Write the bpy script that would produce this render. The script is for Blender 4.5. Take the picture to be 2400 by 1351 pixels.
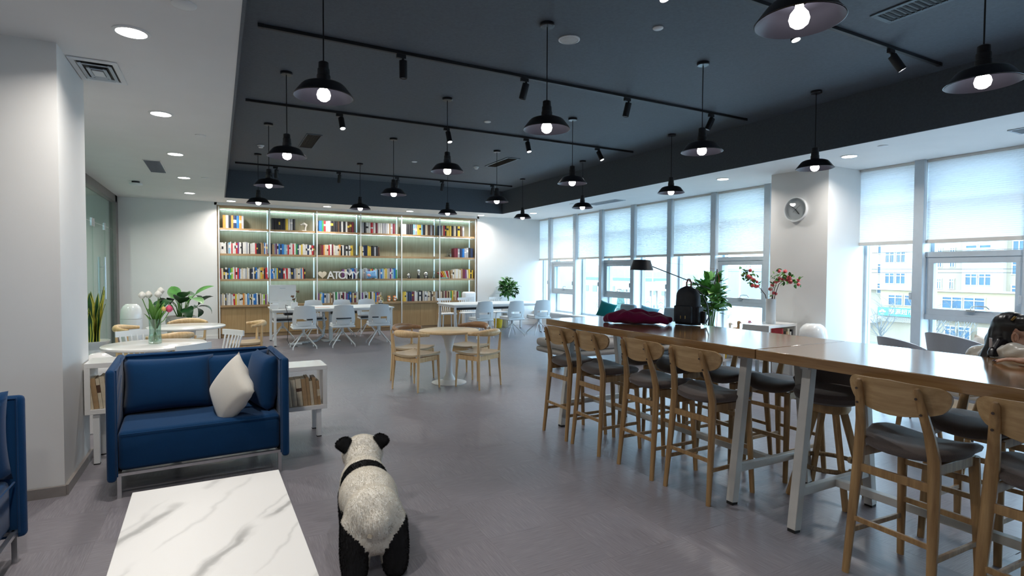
import bpy, bmesh, math, random
from mathutils import Vector, Matrix, Euler

random.seed(7)
PI = math.pi
R = math.radians
scene = bpy.context.scene
C = scene.collection
for o in list(bpy.data.objects):
    bpy.data.objects.remove(o)

# ------------------------------------------------------------------ camera
cd = bpy.data.cameras.new('camera')
cam = bpy.data.objects.new('camera', cd)
C.objects.link(cam)
cd.sensor_width = 36.0
cd.lens = 1297.27 / 2400 * 36.0
cd.clip_start = 0.05
cd.clip_end = 600
right = Vector((0.8828553, -0.46962251, 0.00460611))
up = Vector((0.01008916, 0.02877043, 0.99953513))
fwd = Vector((0.46953671, 0.88239842, -0.03013822))
cam.matrix_world = Matrix(((right.x, up.x, -fwd.x, 0.0), (right.y, up.y, -fwd.y, 0.0),
                           (right.z, up.z, -fwd.z, 1.55), (0, 0, 0, 1)))
scene.camera = cam

# ------------------------------------------------------------------ overcast sky, exposure
w = bpy.data.worlds.new('overcast_sky')
scene.world = w
w.use_nodes = True
bg = w.node_tree.nodes['Background']
bg.inputs[0].default_value = (0.52, 0.78, 1.0, 1)
bg.inputs[1].default_value = 11.0
scene.view_settings.view_transform = 'Standard'
scene.view_settings.look = 'None'
scene.view_settings.gamma = 1.0
scene.view_settings.use_curve_mapping = False
scene.view_settings.exposure = 0.36
DOWNLIGHT_W = 17.0
BULB = 15.0
SPOT_W = 55.0
LED = 15.0
try:
    scene.cycles.sample_clamp_indirect = 4.0
    scene.cycles.sample_clamp_direct = 0.0
    scene.cycles.max_bounces = 10
    scene.cycles.diffuse_bounces = 5
    scene.cycles.transparent_max_bounces = 16
    scene.cycles.caustics_reflective = False
    scene.cycles.caustics_refractive = False
except Exception:
    pass

# ------------------------------------------------------------------ helpers
class MB:
    def __init__(self):
        self.bm = bmesh.new()
        self.fl = self.bm.faces.layers.int.new('flat')
        self.mi = 0

    def _mark(self, before):
        if self.mi:
            for f in self.bm.faces:
                if f.index == -1 or f not in before:
                    f.material_index = self.mi

    def _new(self, faces):
        for f in faces:
            f.material_index = self.mi
        return self

    def box(self, c, s, rot=None, bev=0.0, seg=2):
        hx, hy, hz = s[0] / 2, s[1] / 2, s[2] / 2
        co = [(-hx, -hy, -hz), (hx, -hy, -hz), (hx, hy, -hz), (-hx, hy, -hz),
              (-hx, -hy, hz), (hx, -hy, hz), (hx, hy, hz), (-hx, hy, hz)]
        m = Matrix.Translation(Vector(c))
        if rot is not None:
            m = m @ (rot if isinstance(rot, Matrix) else Euler(rot).to_matrix().to_4x4())
        vs = [self.bm.verts.new(m @ Vector(p)) for p in co]
        fs = [self.bm.faces.new([vs[i] for i in q]) for q in
              ((0, 3, 2, 1), (4, 5, 6, 7), (0, 1, 5, 4), (1, 2, 6, 5), (2, 3, 7, 6), (3, 0, 4, 7))]
        self._new(fs)
        if bev > 0:
            es = list({e for f in fs for e in f.edges})
            if seg < 3:
                for f in fs:
                    f[self.fl] = 1
            r = bmesh.ops.bevel(self.bm, geom=es, offset=bev, segments=seg, profile=0.5, affect='EDGES')
            for f in r['faces']:
                f[self.fl] = 0
            self._new(r['faces'])
        return self

    def beam(self, p0, p1, wx, wy, upv=(0, 0, 1), bev=0.0, w1=None):
        """square bar from p0 to p1"""
        p0, p1 = Vector(p0), Vector(p1)
        d = (p1 - p0).normalized()
        u = Vector(upv)
        if abs(d.dot(u)) > 0.98:
            u = Vector((1, 0, 0))
        a = d.cross(u).normalized()
        b = a.cross(d).normalized()
        k = w1 or 1.0
        vs = []
        for p, q in ((p0, 1.0), (p1, k)):
            for sa, sb in ((-1, -1), (1, -1), (1, 1), (-1, 1)):
                vs.append(self.bm.verts.new(p + a * sa * wx * q / 2 + b * sb * wy * q / 2))
        fs = [self.bm.faces.new([vs[i] for i in q]) for q in
              ((0, 3, 2, 1), (4, 5, 6, 7), (0, 1, 5, 4), (1, 2, 6, 5), (2, 3, 7, 6), (3, 0, 4, 7))]
        self._new(fs)
        if bev > 0:
            es = list({e for f in fs for e in f.edges})
            for f in fs:
                f[self.fl] = 1
            r = bmesh.ops.bevel(self.bm, geom=es, offset=bev, segments=2, profile=0.5, affect='EDGES')
            for f in r['faces']:
                f[self.fl] = 0
            self._new(r['faces'])
        return self

    def tube(self, pts, rad, seg=10, cap=True, closed=False, flat=1.0, flat_axis=None):
        pts = [Vector(p) for p in pts]
        n = len(pts)
        if not hasattr(rad, '__len__'):
            rad = [rad] * n
        rings = []
        prev = None
        for i, p in enumerate(pts):
            if closed:
                t = (pts[(i + 1) % n] - pts[i - 1]).normalized()
            else:
                t = (pts[min(i + 1, n - 1)] - pts[max(i - 1, 0)]).normalized()
            if prev is None:
                ref = Vector((0, 0, 1)) if abs(t.z) < 0.95 else Vector((1, 0, 0))
                if flat_axis is not None:
                    ref = Vector(flat_axis)
                a = (ref - t * ref.dot(t)).normalized()
            else:
                a = (prev - t * prev.dot(t)).normalized()
            prev = a
            b = t.cross(a)
            rings.append([self.bm.verts.new(p + (a * math.cos(2 * PI * k / seg) * flat + b * math.sin(2 * PI * k / seg)) * rad[i])
                          for k in range(seg)])
        fs = []
        m = n if closed else n - 1
        for i in range(m):
            A, B = rings[i], rings[(i + 1) % n]
            for k in range(seg):
                fs.append(self.bm.faces.new((A[k], A[(k + 1) % seg], B[(k + 1) % seg], B[k])))
        if cap and not closed:
            fs.append(self.bm.faces.new(list(reversed(rings[0]))))
            fs.append(self.bm.faces.new(rings[-1]))
        return self._new(fs)

    def cyl(self, p0, p1, r0, r1=None, seg=16, cap=True):
        return self.tube([p0, p1], [r0, r0 if r1 is None else r1], seg, cap)

    def lathe(self, prof, c=(0, 0, 0), seg=24, cap=True, close=False):
        c = Vector(c)
        rings = []
        for r, z in prof:
            if r < 1e-5:
                rings.append([self.bm.verts.new(c + Vector((0, 0, z)))])
            else:
                rings.append([self.bm.verts.new(c + Vector((r * math.cos(2 * PI * k / seg), r * math.sin(2 * PI * k / seg), z)))
                              for k in range(seg)])
        fs = []
        prs = list(zip(rings, rings[1:]))
        if close:
            prs.append((rings[-1], rings[0]))
        for A, B in prs:
            for k in range(seg):
                k2 = (k + 1) % seg
                if len(A) == 1 and len(B) == 1:
                    break
                if len(A) == 1:
                    fs.append(self.bm.faces.new((A[0], B[k2], B[k])))
                elif len(B) == 1:
                    fs.append(self.bm.faces.new((A[k], A[k2], B[0])))
                else:
                    fs.append(self.bm.faces.new((A[k], A[k2], B[k2], B[k])))
        if cap and not close:
            if len(rings[0]) > 2:
                fs.append(self.bm.faces.new(list(reversed(rings[0]))))
            if len(rings[-1]) > 2:
                fs.append(self.bm.faces.new(rings[-1]))
        return self._new(fs)

    def ell(self, c, r, rot=None, u=16, v=10):
        m = Matrix.Translation(Vector(c))
        if rot is not None:
            m = m @ (rot if isinstance(rot, Matrix) else Euler(rot).to_matrix().to_4x4())
        if not hasattr(r, '__len__'):
            r = (r, r, r)
        m = m @ Matrix.Diagonal((r[0], r[1], r[2], 1))
        q = bmesh.ops.create_uvsphere(self.bm, u_segments=u, v_segments=v, radius=1.0, matrix=m)
        return self._new({f for x in q['verts'] for f in x.link_faces})

    def sheet(self, fn, nu, nv, th=None):
        """fn(u,v)->point, u,v in 0..1 ; th = Vector offset fn or scalar along normal handled by second surface fn"""
        g = [[self.bm.verts.new(Vector(fn(i / nu, j / nv))) for j in range(nv + 1)] for i in range(nu + 1)]
        fs = []
        for i in range(nu):
            for j in range(nv):
                fs.append(self.bm.faces.new((g[i][j], g[i + 1][j], g[i + 1][j + 1], g[i][j + 1])))
        if th is not None:
            h = [[self.bm.verts.new(Vector(th(i / nu, j / nv))) for j in range(nv + 1)] for i in range(nu + 1)]
            for i in range(nu):
                for j in range(nv):
                    fs.append(self.bm.faces.new((h[i][j], h[i][j + 1], h[i + 1][j + 1], h[i + 1][j])))
            for i in range(nu):
                fs.append(self.bm.faces.new((g[i][0], h[i][0], h[i + 1][0], g[i + 1][0])))
                fs.append(self.bm.faces.new((g[i + 1][nv], h[i + 1][nv], h[i][nv], g[i][nv])))
            for j in range(nv):
                fs.append(self.bm.faces.new((g[0][j + 1], h[0][j + 1], h[0][j], g[0][j])))
                fs.append(self.bm.faces.new((g[nu][j], h[nu][j], h[nu][j + 1], g[nu][j + 1])))
        return self._new(fs)

    def prism(self, poly, z0, z1, m=None):
        m = m or Matrix.Identity(4)
        a = [self.bm.verts.new(m @ Vector((x, y, z0))) for x, y in poly]
        b = [self.bm.verts.new(m @ Vector((x, y, z1))) for x, y in poly]
        n = len(poly)
        fs = [self.bm.faces.new(list(reversed(a))), self.bm.faces.new(b)]
        for i in range(n):
            fs.append(self.bm.faces.new((a[i], a[(i + 1) % n], b[(i + 1) % n], b[i])))
        return self._new(fs)

    def mesh(self, name, mats, ang=38):
        me = bpy.data.meshes.new(name)
        bmesh.ops.recalc_face_normals(self.bm, faces=self.bm.faces[:])
        self.bm.faces.index_update()
        flats = [f.index for f in self.bm.faces if f[self.fl]]
        self.bm.faces.layers.int.remove(self.fl)
        self.bm.to_mesh(me)
        self.bm.free()
        for x in (mats if isinstance(mats, (list, tuple)) else [mats]):
            me.materials.append(x)
        fin(me, ang)
        for i in flats:
            me.polygons[i].use_smooth = False
        return me

    def obj(self, name, mats, parent=None, loc=None, rz=None, ang=38):
        return link(name, self.mesh(name, mats, ang), parent, loc, rz)


def fin(me, ang=38):
    me.polygons.foreach_set('use_smooth', [True] * len(me.polygons))
    try:
        me.set_sharp_from_angle(angle=R(ang))
    except Exception:
        pass


def link(name, me, parent=None, loc=None, rz=None, rot=None, scale=None):
    o = bpy.data.objects.new(name, me)
    C.objects.link(o)
    if parent is not None:
        o.parent = parent
    if loc is not None:
        o.location = loc
    if rz is not None:
        o.rotation_euler = (0, 0, rz)
    if rot is not None:
        o.rotation_euler = rot
    if scale is not None:
        o.scale = scale if hasattr(scale, '__len__') else (scale,) * 3
    return o


def tag(o, label, cat, group=None):
    o['label'] = label
    o['category'] = cat
    if group:
        o['group'] = group
    return o


def thing(name, label, cat, loc=(0, 0, 0), rz=0.0, group=None):
    o = bpy.data.objects.new(name, None)
    C.objects.link(o)
    o.empty_display_size = 0.1
    o.location = loc
    o.rotation_euler = (0, 0, rz)
    return tag(o, label, cat, group)


def structure(o):
    o['kind'] = 'structure'
    return o


def dup(root, label, loc=None, rz=None, group=None):
    r = root.copy()
    C.objects.link(r)
    if loc is not None:
        r.location = loc
    if rz is not None:
        r.rotation_euler = (0, 0, rz)
    r['label'] = label
    if group:
        r['group'] = group
    for ch in list(root.children):
        c = ch.copy()
        C.objects.link(c)
        c.parent = r
        for g in list(ch.children):
            d = g.copy()
            C.objects.link(d)
            d.parent = c
    return r


def blob(parts, vox=0.012, smooth=6, name='body'):
    """one continuous skin over overlapping ellipsoids / capsules"""
    mb = MB()
    for p in parts:
        if p[0] == 'e':
            mb.ell(p[1], p[2], p[3] if len(p) > 3 else None, 20, 14)
        else:
            pts, rad = p[1], p[2]
            mb.tube(pts, rad, 14)
            mb.ell(pts[0], rad[0], None, 14, 10)
            mb.ell(pts[-1], rad[-1], None, 14, 10)
    me = bpy.data.meshes.new('tmp')
    mb.bm.to_mesh(me)
    mb.bm.free()
    o = bpy.data.objects.new('tmp', me)
    C.objects.link(o)
    md = o.modifiers.new('r', 'REMESH')
    md.mode = 'VOXEL'
    md.voxel_size = vox
    sm = o.modifiers.new('s', 'SMOOTH')
    sm.factor = 0.5
    sm.iterations = smooth
    dg = bpy.context.evaluated_depsgraph_get()
    out = bpy.data.meshes.new_from_object(o.evaluated_get(dg))
    out.name = name
    bpy.data.objects.remove(o)
    out.materials.clear()
    fin(out, 180)
    return out


def text_mesh(body, size, extrude, mat, align='CENTER'):
    cu = bpy.data.curves.new('lettering', 'FONT')
    cu.body = body
    cu.size = size
    cu.extrude = extrude
    cu.align_x = align
    cu.offset = size * 0.012
    o = bpy.data.objects.new('tmp', cu)
    C.objects.link(o)
    dg = bpy.context.evaluated_depsgraph_get()
    me = bpy.data.meshes.new_from_object(o.evaluated_get(dg))
    bpy.data.objects.remove(o)
    me.materials.clear()
    me.materials.append(mat)
    return me


# ------------------------------------------------------------------ materials
def base(name):
    m = bpy.data.materials.new(name)
    m.use_nodes = True
    nt = m.node_tree
    return m, nt, nt.nodes['Principled BSDF']


def coords(nt, scale=(1, 1, 1), kind='Object'):
    tc = nt.nodes.new('ShaderNodeTexCoord')
    mp = nt.nodes.new('ShaderNodeMapping')
    mp.inputs['Scale'].default_value = scale
    nt.links.new(tc.outputs[kind], mp.inputs['Vector'])
    return mp.outputs['Vector']


def noise(nt, vec, scale, detail=3.0, rough=0.5):
    n = nt.nodes.new('ShaderNodeTexNoise')
    n.inputs['Scale'].default_value = scale
    n.inputs['Detail'].default_value = detail
    n.inputs['Roughness'].default_value = rough
    nt.links.new(vec, n.inputs['Vector'])
    return n.outputs['Fac']


def ramp(nt, fac, stops):
    r = nt.nodes.new('ShaderNodeValToRGB')
    el = r.color_ramp.elements
    while len(el) < len(stops):
        el.new(0.5)
    for e, (p, c) in zip(el, stops):
        e.position = p
        e.color = (c[0], c[1], c[2], 1)
    nt.links.new(fac, r.inputs['Fac'])
    return r.outputs['Color']


def bumpn(nt, b, height, strength, dist=0.002):
    bn = nt.nodes.new('ShaderNodeBump')
    bn.inputs['Strength'].default_value = strength
    bn.inputs['Distance'].default_value = dist
    nt.links.new(height, bn.inputs['Height'])
    nt.links.new(bn.outputs['Normal'], b.inputs['Normal'])


def M(name, col, rough=0.5, metal=0.0, var=0.06, scale=12.0, bump=0.0, bscale=150.0, stretch=(1, 1, 1), coat=0.0, spec=0.5, sheen=0.0):
    m, nt, b = base(name)
    v = coords(nt, stretch)
    f = noise(nt, v, scale)
    lo = [max(0, c * (1 - var)) for c in col]
    hi = [min(1, c * (1 + var)) for c in col]
    nt.links.new(ramp(nt, f, [(0.3, lo), (0.7, hi)]), b.inputs['Base Color'])
    b.inputs['Roughness'].default_value = rough
    b.inputs['Metallic'].default_value = metal
    b.inputs['Specular IOR Level'].default_value = spec
    if coat:
        b.inputs['Coat Weight'].default_value = coat
        b.inputs['Coat Roughness'].default_value = 0.08
    if sheen:
        b.inputs['Sheen Weight'].default_value = sheen
    if bump:
        bumpn(nt, b, noise(nt, coords(nt, stretch), bscale, 2.0), bump)
    return m


def wood(name, lo, hi, axis='z', rough=0.42, scale=1.0, coat=0.0, fine=1.0):
    m, nt, b = base(name)
    st = {'x': (1.2, 22, 22), 'y': (22, 1.2, 22), 'z': (22, 22, 1.2)}[axis]
    v = coords(nt, tuple(s * scale for s in st))
    f = noise(nt, v, 1.6, 6.0, 0.62)
    mid = [(a + c) / 2 for a, c in zip(lo, hi)]
    nt.links.new(ramp(nt, f, [(0.32, lo), (0.5, mid), (0.66, hi)]), b.inputs['Base Color'])
    b.inputs['Roughness'].default_value = rough
    if coat:
        b.inputs['Coat Weight'].default_value = coat
        b.inputs['Coat Roughness'].default_value = 0.12
    bumpn(nt, b, f, 0.12 * fine, 0.001)
    return m


def fabric(name, col, var=0.18, scale=260.0, bump=0.5, rough=0.92, sheen=0.25):
    m, nt, b = base(name)
    v = coords(nt)
    f = noise(nt, v, scale, 2.0, 0.7)
    g = noise(nt, v, 6.0, 2.0)
    mx = nt.nodes.new('ShaderNodeMath')
    mx.operation = 'MULTIPLY_ADD'
    nt.links.new(f, mx.inputs[0])
    mx.inputs[1].default_value = 0.75
    mx2 = nt.nodes.new('ShaderNodeMath')
    mx2.operation = 'MULTIPLY'
    nt.links.new(g, mx2.inputs[0])
    mx2.inputs[1].default_value = 0.25
    nt.links.new(mx2.outputs[0], mx.inputs[2])
    lo = [c * (1 - var) for c in col]
    hi = [min(1, c * (1 + var)) for c in col]
    nt.links.new(ramp(nt, mx.outputs[0], [(0.3, lo), (0.7, hi)]), b.inputs['Base Color'])
    b.inputs['Roughness'].default_value = rough
    b.inputs['Specular IOR Level'].default_value = 0.2
    b.inputs['Sheen Weight'].default_value = sheen
    bumpn(nt, b, f, bump, 0.0015)
    return m


def emit(name, col, strength):
    m, nt, b = base(name)
    b.inputs['Base Color'].default_value = (0.8, 0.8, 0.8, 1)
    b.inputs['Emission Color'].default_value = (*col, 1)
    b.inputs['Emission Strength'].default_value = strength
    return m


def clear(name, tint=(0.93, 0.98, 0.99), gloss=0.06, rough=0.02):
    m = bpy.data.materials.new(name)
    m.use_nodes = True
    nt = m.node_tree
    nt.nodes.clear()
    out = nt.nodes.new('ShaderNodeOutputMaterial')
    t = nt.nodes.new('ShaderNodeBsdfTransparent')
    t.inputs[0].default_value = (*tint, 1)
    g = nt.nodes.new('ShaderNodeBsdfGlossy')
    g.inputs['Roughness'].default_value = rough
    fr = nt.nodes.new('ShaderNodeLayerWeight')
    pw_ = nt.nodes.new('ShaderNodeMath')
    pw_.operation = 'POWER'
    pw_.inputs[1].default_value = 5.0
    nt.links.new(fr.outputs['Facing'], pw_.inputs[0])
    ml = nt.nodes.new('ShaderNodeMath')
    ml.operation = 'MULTIPLY_ADD'
    ml.inputs[1].default_value = 0.6
    ml.inputs[2].default_value = gloss * 0.4
    ml.use_clamp = True
    nt.links.new(pw_.outputs[0], ml.inputs[0])
    mx = nt.nodes.new('ShaderNodeMixShader')
    nt.links.new(ml.outputs[0], mx.inputs[0])
    nt.links.new(t.outputs[0], mx.inputs[1])
    nt.links.new(g.outputs[0], mx.inputs[2])
    nt.links.new(mx.outputs[0], out.inputs[0])
    return m


def translucent(name, col, amount=0.55):
    m = bpy.data.materials.new(name)
    m.use_nodes = True
    nt = m.node_tree
    nt.nodes.clear()
    out = nt.nodes.new('ShaderNodeOutputMaterial')
    d = nt.nodes.new('ShaderNodeBsdfDiffuse')
    t = nt.nodes.new('ShaderNodeBsdfTranslucent')
    f = noise(nt, coords(nt, (2, 2, 40)), 6.0, 2.0)
    c = ramp(nt, f, [(0.3, [x * 0.96 for x in col]), (0.7, col)])
    nt.links.new(c, d.inputs[0])
    nt.links.new(c, t.inputs[0])
    mx = nt.nodes.new('ShaderNodeMixShader')
    mx.inputs[0].default_value = amount
    nt.links.new(d.outputs[0], mx.inputs[1])
    nt.links.new(t.outputs[0], mx.inputs[2])
    nt.links.new(mx.outputs[0], out.inputs[0])
    return m


TILE = 0.5
TX0, TY0 = 0.37, 0.35


def floor_material():
    m, nt, b = base('woven_vinyl_floor')
    geo = nt.nodes.new('ShaderNodeNewGeometry')
    off = nt.nodes.new('ShaderNodeVectorMath')
    off.operation = 'SUBTRACT'
    off.inputs[1].default_value = (TX0, TY0, 0)
    nt.links.new(geo.outputs['Position'], off.inputs[0])
    dv = nt.nodes.new('ShaderNodeVectorMath')
    dv.operation = 'MULTIPLY'
    dv.inputs[1].default_value = (1 / TILE, 1 / TILE, 0)
    nt.links.new(off.outputs[0], dv.inputs[0])
    fl = nt.nodes.new('ShaderNodeVectorMath')
    fl.operation = 'FLOOR'
    nt.links.new(dv.outputs[0], fl.inputs[0])
    sp = nt.nodes.new('ShaderNodeSeparateXYZ')
    nt.links.new(fl.outputs[0], sp.inputs[0])
    ad = nt.nodes.new('ShaderNodeMath')
    ad.operation = 'ADD'
    nt.links.new(sp.outputs[0], ad.inputs[0])
    nt.links.new(sp.outputs[1], ad.inputs[1])
    md = nt.nodes.new('ShaderNodeMath')
    md.operation = 'PINGPONG'
    md.inputs[1].default_value = 1.0
    nt.links.new(ad.outputs[0], md.inputs[0])
    wn = nt.nodes.new('ShaderNodeTexWhiteNoise')
    wn.noise_dimensions = '2D'
    nt.links.new(fl.outputs[0], wn.inputs['Vector'])

    def lines(sc):
        mp = nt.nodes.new('ShaderNodeMapping')
        mp.inputs['Scale'].default_value = sc
        nt.links.new(geo.outputs['Position'], mp.inputs['Vector'])
        return noise(nt, mp.outputs[0], 1.0, 3.0, 0.65)
    fx = lines((7, 190, 1))
    fy = lines((190, 7, 1))
    mx = nt.nodes.new('ShaderNodeMix')
    nt.links.new(md.outputs[0], mx.inputs[0])
    nt.links.new(fx, mx.inputs[2])
    nt.links.new(fy, mx.inputs[3])
    fac = mx.outputs[0]
    col = ramp(nt, fac, [(0.25, (0.158, 0.145, 0.166)), (0.52, (0.228, 0.212, 0.234)), (0.78, (0.312, 0.292, 0.315))])
    hs = nt.nodes.new('ShaderNodeHueSaturation')
    mr = nt.nodes.new('ShaderNodeMapRange')
    mr.inputs[3].default_value = 0.95
    mr.inputs[4].default_value = 1.04
    nt.links.new(wn.outputs['Value'], mr.inputs[0])
    nt.links.new(mr.outputs[0], hs.inputs['Value'])
    nt.links.new(col, hs.inputs['Color'])
    nt.links.new(hs.outputs[0], b.inputs['Base Color'])
    b.inputs['Roughness'].default_value = 0.36
    b.inputs['Specular IOR Level'].default_value = 0.5
    bumpn(nt, b, fac, 0.35, 0.0012)
    return m


def marble_material():
    m, nt, b = base('white_marble')
    v = coords(nt)
    warp = nt.nodes.new('ShaderNodeTexNoise')
    warp.inputs['Scale'].default_value = 5.0
    warp.inputs['Detail'].default_value = 5
    nt.links.new(v, warp.inputs['Vector'])
    ad = nt.nodes.new('ShaderNodeVectorMath')
    ad.operation = 'MULTIPLY_ADD'
    nt.links.new(warp.outputs['Color'], ad.inputs[0])
    ad.inputs[1].default_value = (0.10, 0.10, 0.0)
    nt.links.new(v, ad.inputs[2])

    def vein(scale, seed, width, depth, ang):
        mp = nt.nodes.new('ShaderNodeMapping')
        mp.inputs['Rotation'].default_value = (0, 0, R(ang))
        mp.inputs['Location'].default_value = (seed, seed * 1.7, 0)
        nt.links.new(ad.outputs[0], mp.inputs[0])
        wv = nt.nodes.new('ShaderNodeTexWave')
        wv.inputs['Scale'].default_value = scale
        wv.inputs['Distortion'].default_value = 2.2
        wv.inputs['Detail'].default_value = 4.0
        wv.inputs['Detail Scale'].default_value = 1.4
        nt.links.new(mp.outputs[0], wv.inputs['Vector'])
        return ramp(nt, wv.outputs['Fac'], [(1 - width * 8, (1, 1, 1)), (1 - width * 2, (1 - (1 - depth) * .22,) * 3), (1.0, (depth,) * 3)])
    fade = ramp(nt, noise(nt, v, 3.2, 2.0), [(0.46, (0, 0, 0)), (0.62, (1, 1, 1))])
    mul = nt.nodes.new('ShaderNodeMix')
    mul.data_type = 'RGBA'
    mul.blend_type = 'MULTIPLY'
    mul.inputs[0].default_value = 1.0
    nt.links.new(vein(0.62, 3.1, 0.010, 0.50, 36), mul.inputs[6])
    nt.links.new(vein(1.25, 8.3, 0.010, 0.84, 31), mul.inputs[7])
    mx = nt.nodes.new('ShaderNodeMix')
    mx.data_type = 'RGBA'
    nt.links.new(fade, mx.inputs[0])
    nt.links.new(mul.outputs[2], mx.inputs[6])
    mx.inputs[7].default_value = (1, 1, 1, 1)
    fin_ = nt.nodes.new('ShaderNodeMix')
    fin_.data_type = 'RGBA'
    fin_.blend_type = 'MULTIPLY'
    fin_.inputs[0].default_value = 1.0
    fin_.inputs[6].default_value = (0.80, 0.79, 0.77, 1)
    nt.links.new(mx.outputs[2], fin_.inputs[7])
    nt.links.new(fin_.outputs[2], b.inputs['Base Color'])
    b.inputs['Roughness'].default_value = 0.42
    return m


def veneer(name, lo, hi):
    m, nt, b = base(name)
    v = coords(nt, (26, 26, 1.1))
    f = noise(nt, v, 2.0, 5.0, 0.6)
    nt.links.new(ramp(nt, f, [(0.3, lo), (0.7, hi)]), b.inputs['Base Color'])
    b.inputs['Roughness'].default_value = 0.55
    return m


WHITE_WALL = M('white_wall_paint', (0.76, 0.755, 0.74), 0.7, var=0.015, scale=3, bump=0.08, bscale=120)
CEIL_WHITE = M('white_ceiling_paint', (0.80, 0.80, 0.79), 0.75, var=0.015, scale=3)
CEIL_DARK = M('charcoal_ceiling_paint', (0.088, 0.106, 0.130), 0.62, var=0.10, scale=40, bump=0.15, bscale=200)
FLOOR = floor_material()
MARBLE = marble_material()
SKIRT = M('brushed_skirting', (0.30, 0.27, 0.25), 0.4, 0.3)
FRAME_GREY = M('grey_window_frame', (0.46, 0.52, 0.57), 0.45, var=0.03)
FRAME_WHITE = M('white_window_jamb', (0.72, 0.75, 0.77), 0.5, var=0.02)
GLASS = clear('window_glass', (0.86, 0.89, 0.90))
DOOR_GLASS = clear('door_glass', (0.80, 0.92, 0.87), 0.3)
VASE_GLASS = clear('green_vase_glass', (0.84, 0.95, 0.89), 0.5)
BLIND = translucent('pleated_blind_fabric', (0.93, 0.94, 0.95), 0.205)
BLIND_RAIL = M('blind_bottom_rail', (0.62, 0.60, 0.56), 0.5, var=0.03)
OAK = wood('oak_leg', (0.235, 0.130, 0.052), (0.43, 0.265, 0.115), 'z')
OAK_Y = wood('oak_panel', (0.36, 0.225, 0.10), (0.52, 0.35, 0.18), 'y')
TABLE_WOOD = wood('brown_table_top', (0.215, 0.114, 0.045), (0.345, 0.202, 0.090), 'y', rough=0.12, coat=0.4, fine=0.3)
ASH = wood('ash_chair_wood', (0.58, 0.37, 0.17), (0.76, 0.54, 0.30), 'z')
ASH_TOP = wood('ash_table_top', (0.60, 0.42, 0.22), (0.74, 0.56, 0.33), 'x', rough=0.35)
WALNUT = wood('walnut_backrest', (0.26, 0.13, 0.06), (0.42, 0.24, 0.12), 'y')
BACK_VENEER = veneer('olive_back_veneer', (0.30, 0.280, 0.185), (0.40, 0.375, 0.26))
SHELF_WOOD = wood('oak_shelf_board', (0.31, 0.20, 0.10), (0.42, 0.29, 0.16), 'x')
DOOR_VENEER = veneer('oak_door_veneer', (0.36, 0.235, 0.105), (0.46, 0.315, 0.155))
WHITE_METAL = M('white_powder_coat', (0.74, 0.75, 0.75), 0.4, var=0.02)
GREY_METAL = M('light_grey_table_leg', (0.56, 0.55, 0.52), 0.45, var=0.04)
CHROME = M('brushed_steel', (0.62, 0.62, 0.63), 0.28, 0.95, var=0.03)
BLACK = M('black_metal', (0.012, 0.013, 0.016), 0.45, var=0.1)
BLACK_GLOSS = M('black_lamp_enamel', (0.010, 0.011, 0.014), 0.28, var=0.1)
RUBBER = M('black_rubber', (0.015, 0.015, 0.015), 0.8)
SEAT_FAB = fabric('taupe_seat_fabric', (0.105, 0.086, 0.080), 0.22, 320)
BEIGE_FAB = fabric('beige_seat_fabric', (0.48, 0.37, 0.24), 0.10, 300)
NAVY = fabric('navy_sofa_fabric', (0.003, 0.040, 0.120), 0.20, 350, sheen=0.12)
CREAM = fabric('cream_pillow_fabric', (0.66, 0.63, 0.57), 0.06, 260, 0.3)
GREY_FAB = fabric('grey_lounge_fabric', (0.60, 0.62, 0.67), 0.12, 300)
BENCH_FAB = fabric('stone_bench_fabric', (0.36, 0.33, 0.30), 0.12, 260)
TEAL = fabric('teal_velvet', (0.0, 0.16, 0.17), 0.2, 200)
SKYBLUE = fabric('blue_velvet', (0.10, 0.30, 0.42), 0.15, 200)
ORANGE = fabric('coral_fabric', (0.62, 0.18, 0.09), 0.12, 200)
PLASTIC_W = M('white_plastic', (0.76, 0.78, 0.79), 0.35, var=0.01)
PLASTIC_B = M('pale_grey_plastic', (0.74, 0.77, 0.79), 0.4, var=0.01)
GLOSS_W = M('gloss_white_lacquer', (0.78, 0.775, 0.76), 0.16, var=0.01)
CERAMIC = M('white_ceramic', (0.74, 0.75, 0.75), 0.22, var=0.02)
DARK_PAD = fabric('charcoal_seat_pad', (0.075, 0.075, 0.085), 0.15, 300)
LIGHT_DISC = emit('downlight_diffuser', (1.0, 0.96, 0.90), 14.0)
BULB_M = emit('warm_bulb', (1.0, 0.93, 0.90), BULB)
SPOT_ON = emit('lit_spot_lens', (0.95, 0.98, 1.0), 20.0)
SPOT_OFF = M('unlit_spot_lens', (0.30, 0.31, 0.32), 0.2)
LED_M = emit('led_strip', (0.52, 0.84, 1.0), LED)
LED_V = emit('led_profile_diffuser', (0.50, 0.80, 1.0), 0.62)
SHADE_IN = M('grey_shade_lining', (0.030, 0.030, 0.042), 0.4, var=0.04)
SOIL = M('dark_soil', (0.03, 0.022, 0.016), 0.95, var=0.4, scale=60)
LEAF = M('green_leaf', (0.070, 0.215, 0.045), 0.35, var=0.45, scale=9)
LEAF_D = M('dark_green_leaf', (0.018, 0.075, 0.022), 0.30, var=0.4, scale=9)
LEAF_L = M('fresh_green_leaf', (0.10, 0.24, 0.040), 0.4, var=0.35, scale=9)
LEAF_Y = M('yellow_leaf_margin', (0.50, 0.46, 0.06), 0.4, var=0.2)
STEM = M('green_stem', (0.06, 0.16, 0.03), 0.5, var=0.2)
TWIG = M('brown_twig', (0.07, 0.05, 0.045), 0.7, var=0.3)
BERRY = M('red_berry', (0.66, 0.10, 0.11), 0.3, var=0.3, scale=30)
SKIN = M('skin', (0.58, 0.32, 0.22), 0.5, var=0.05, scale=20)
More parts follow.
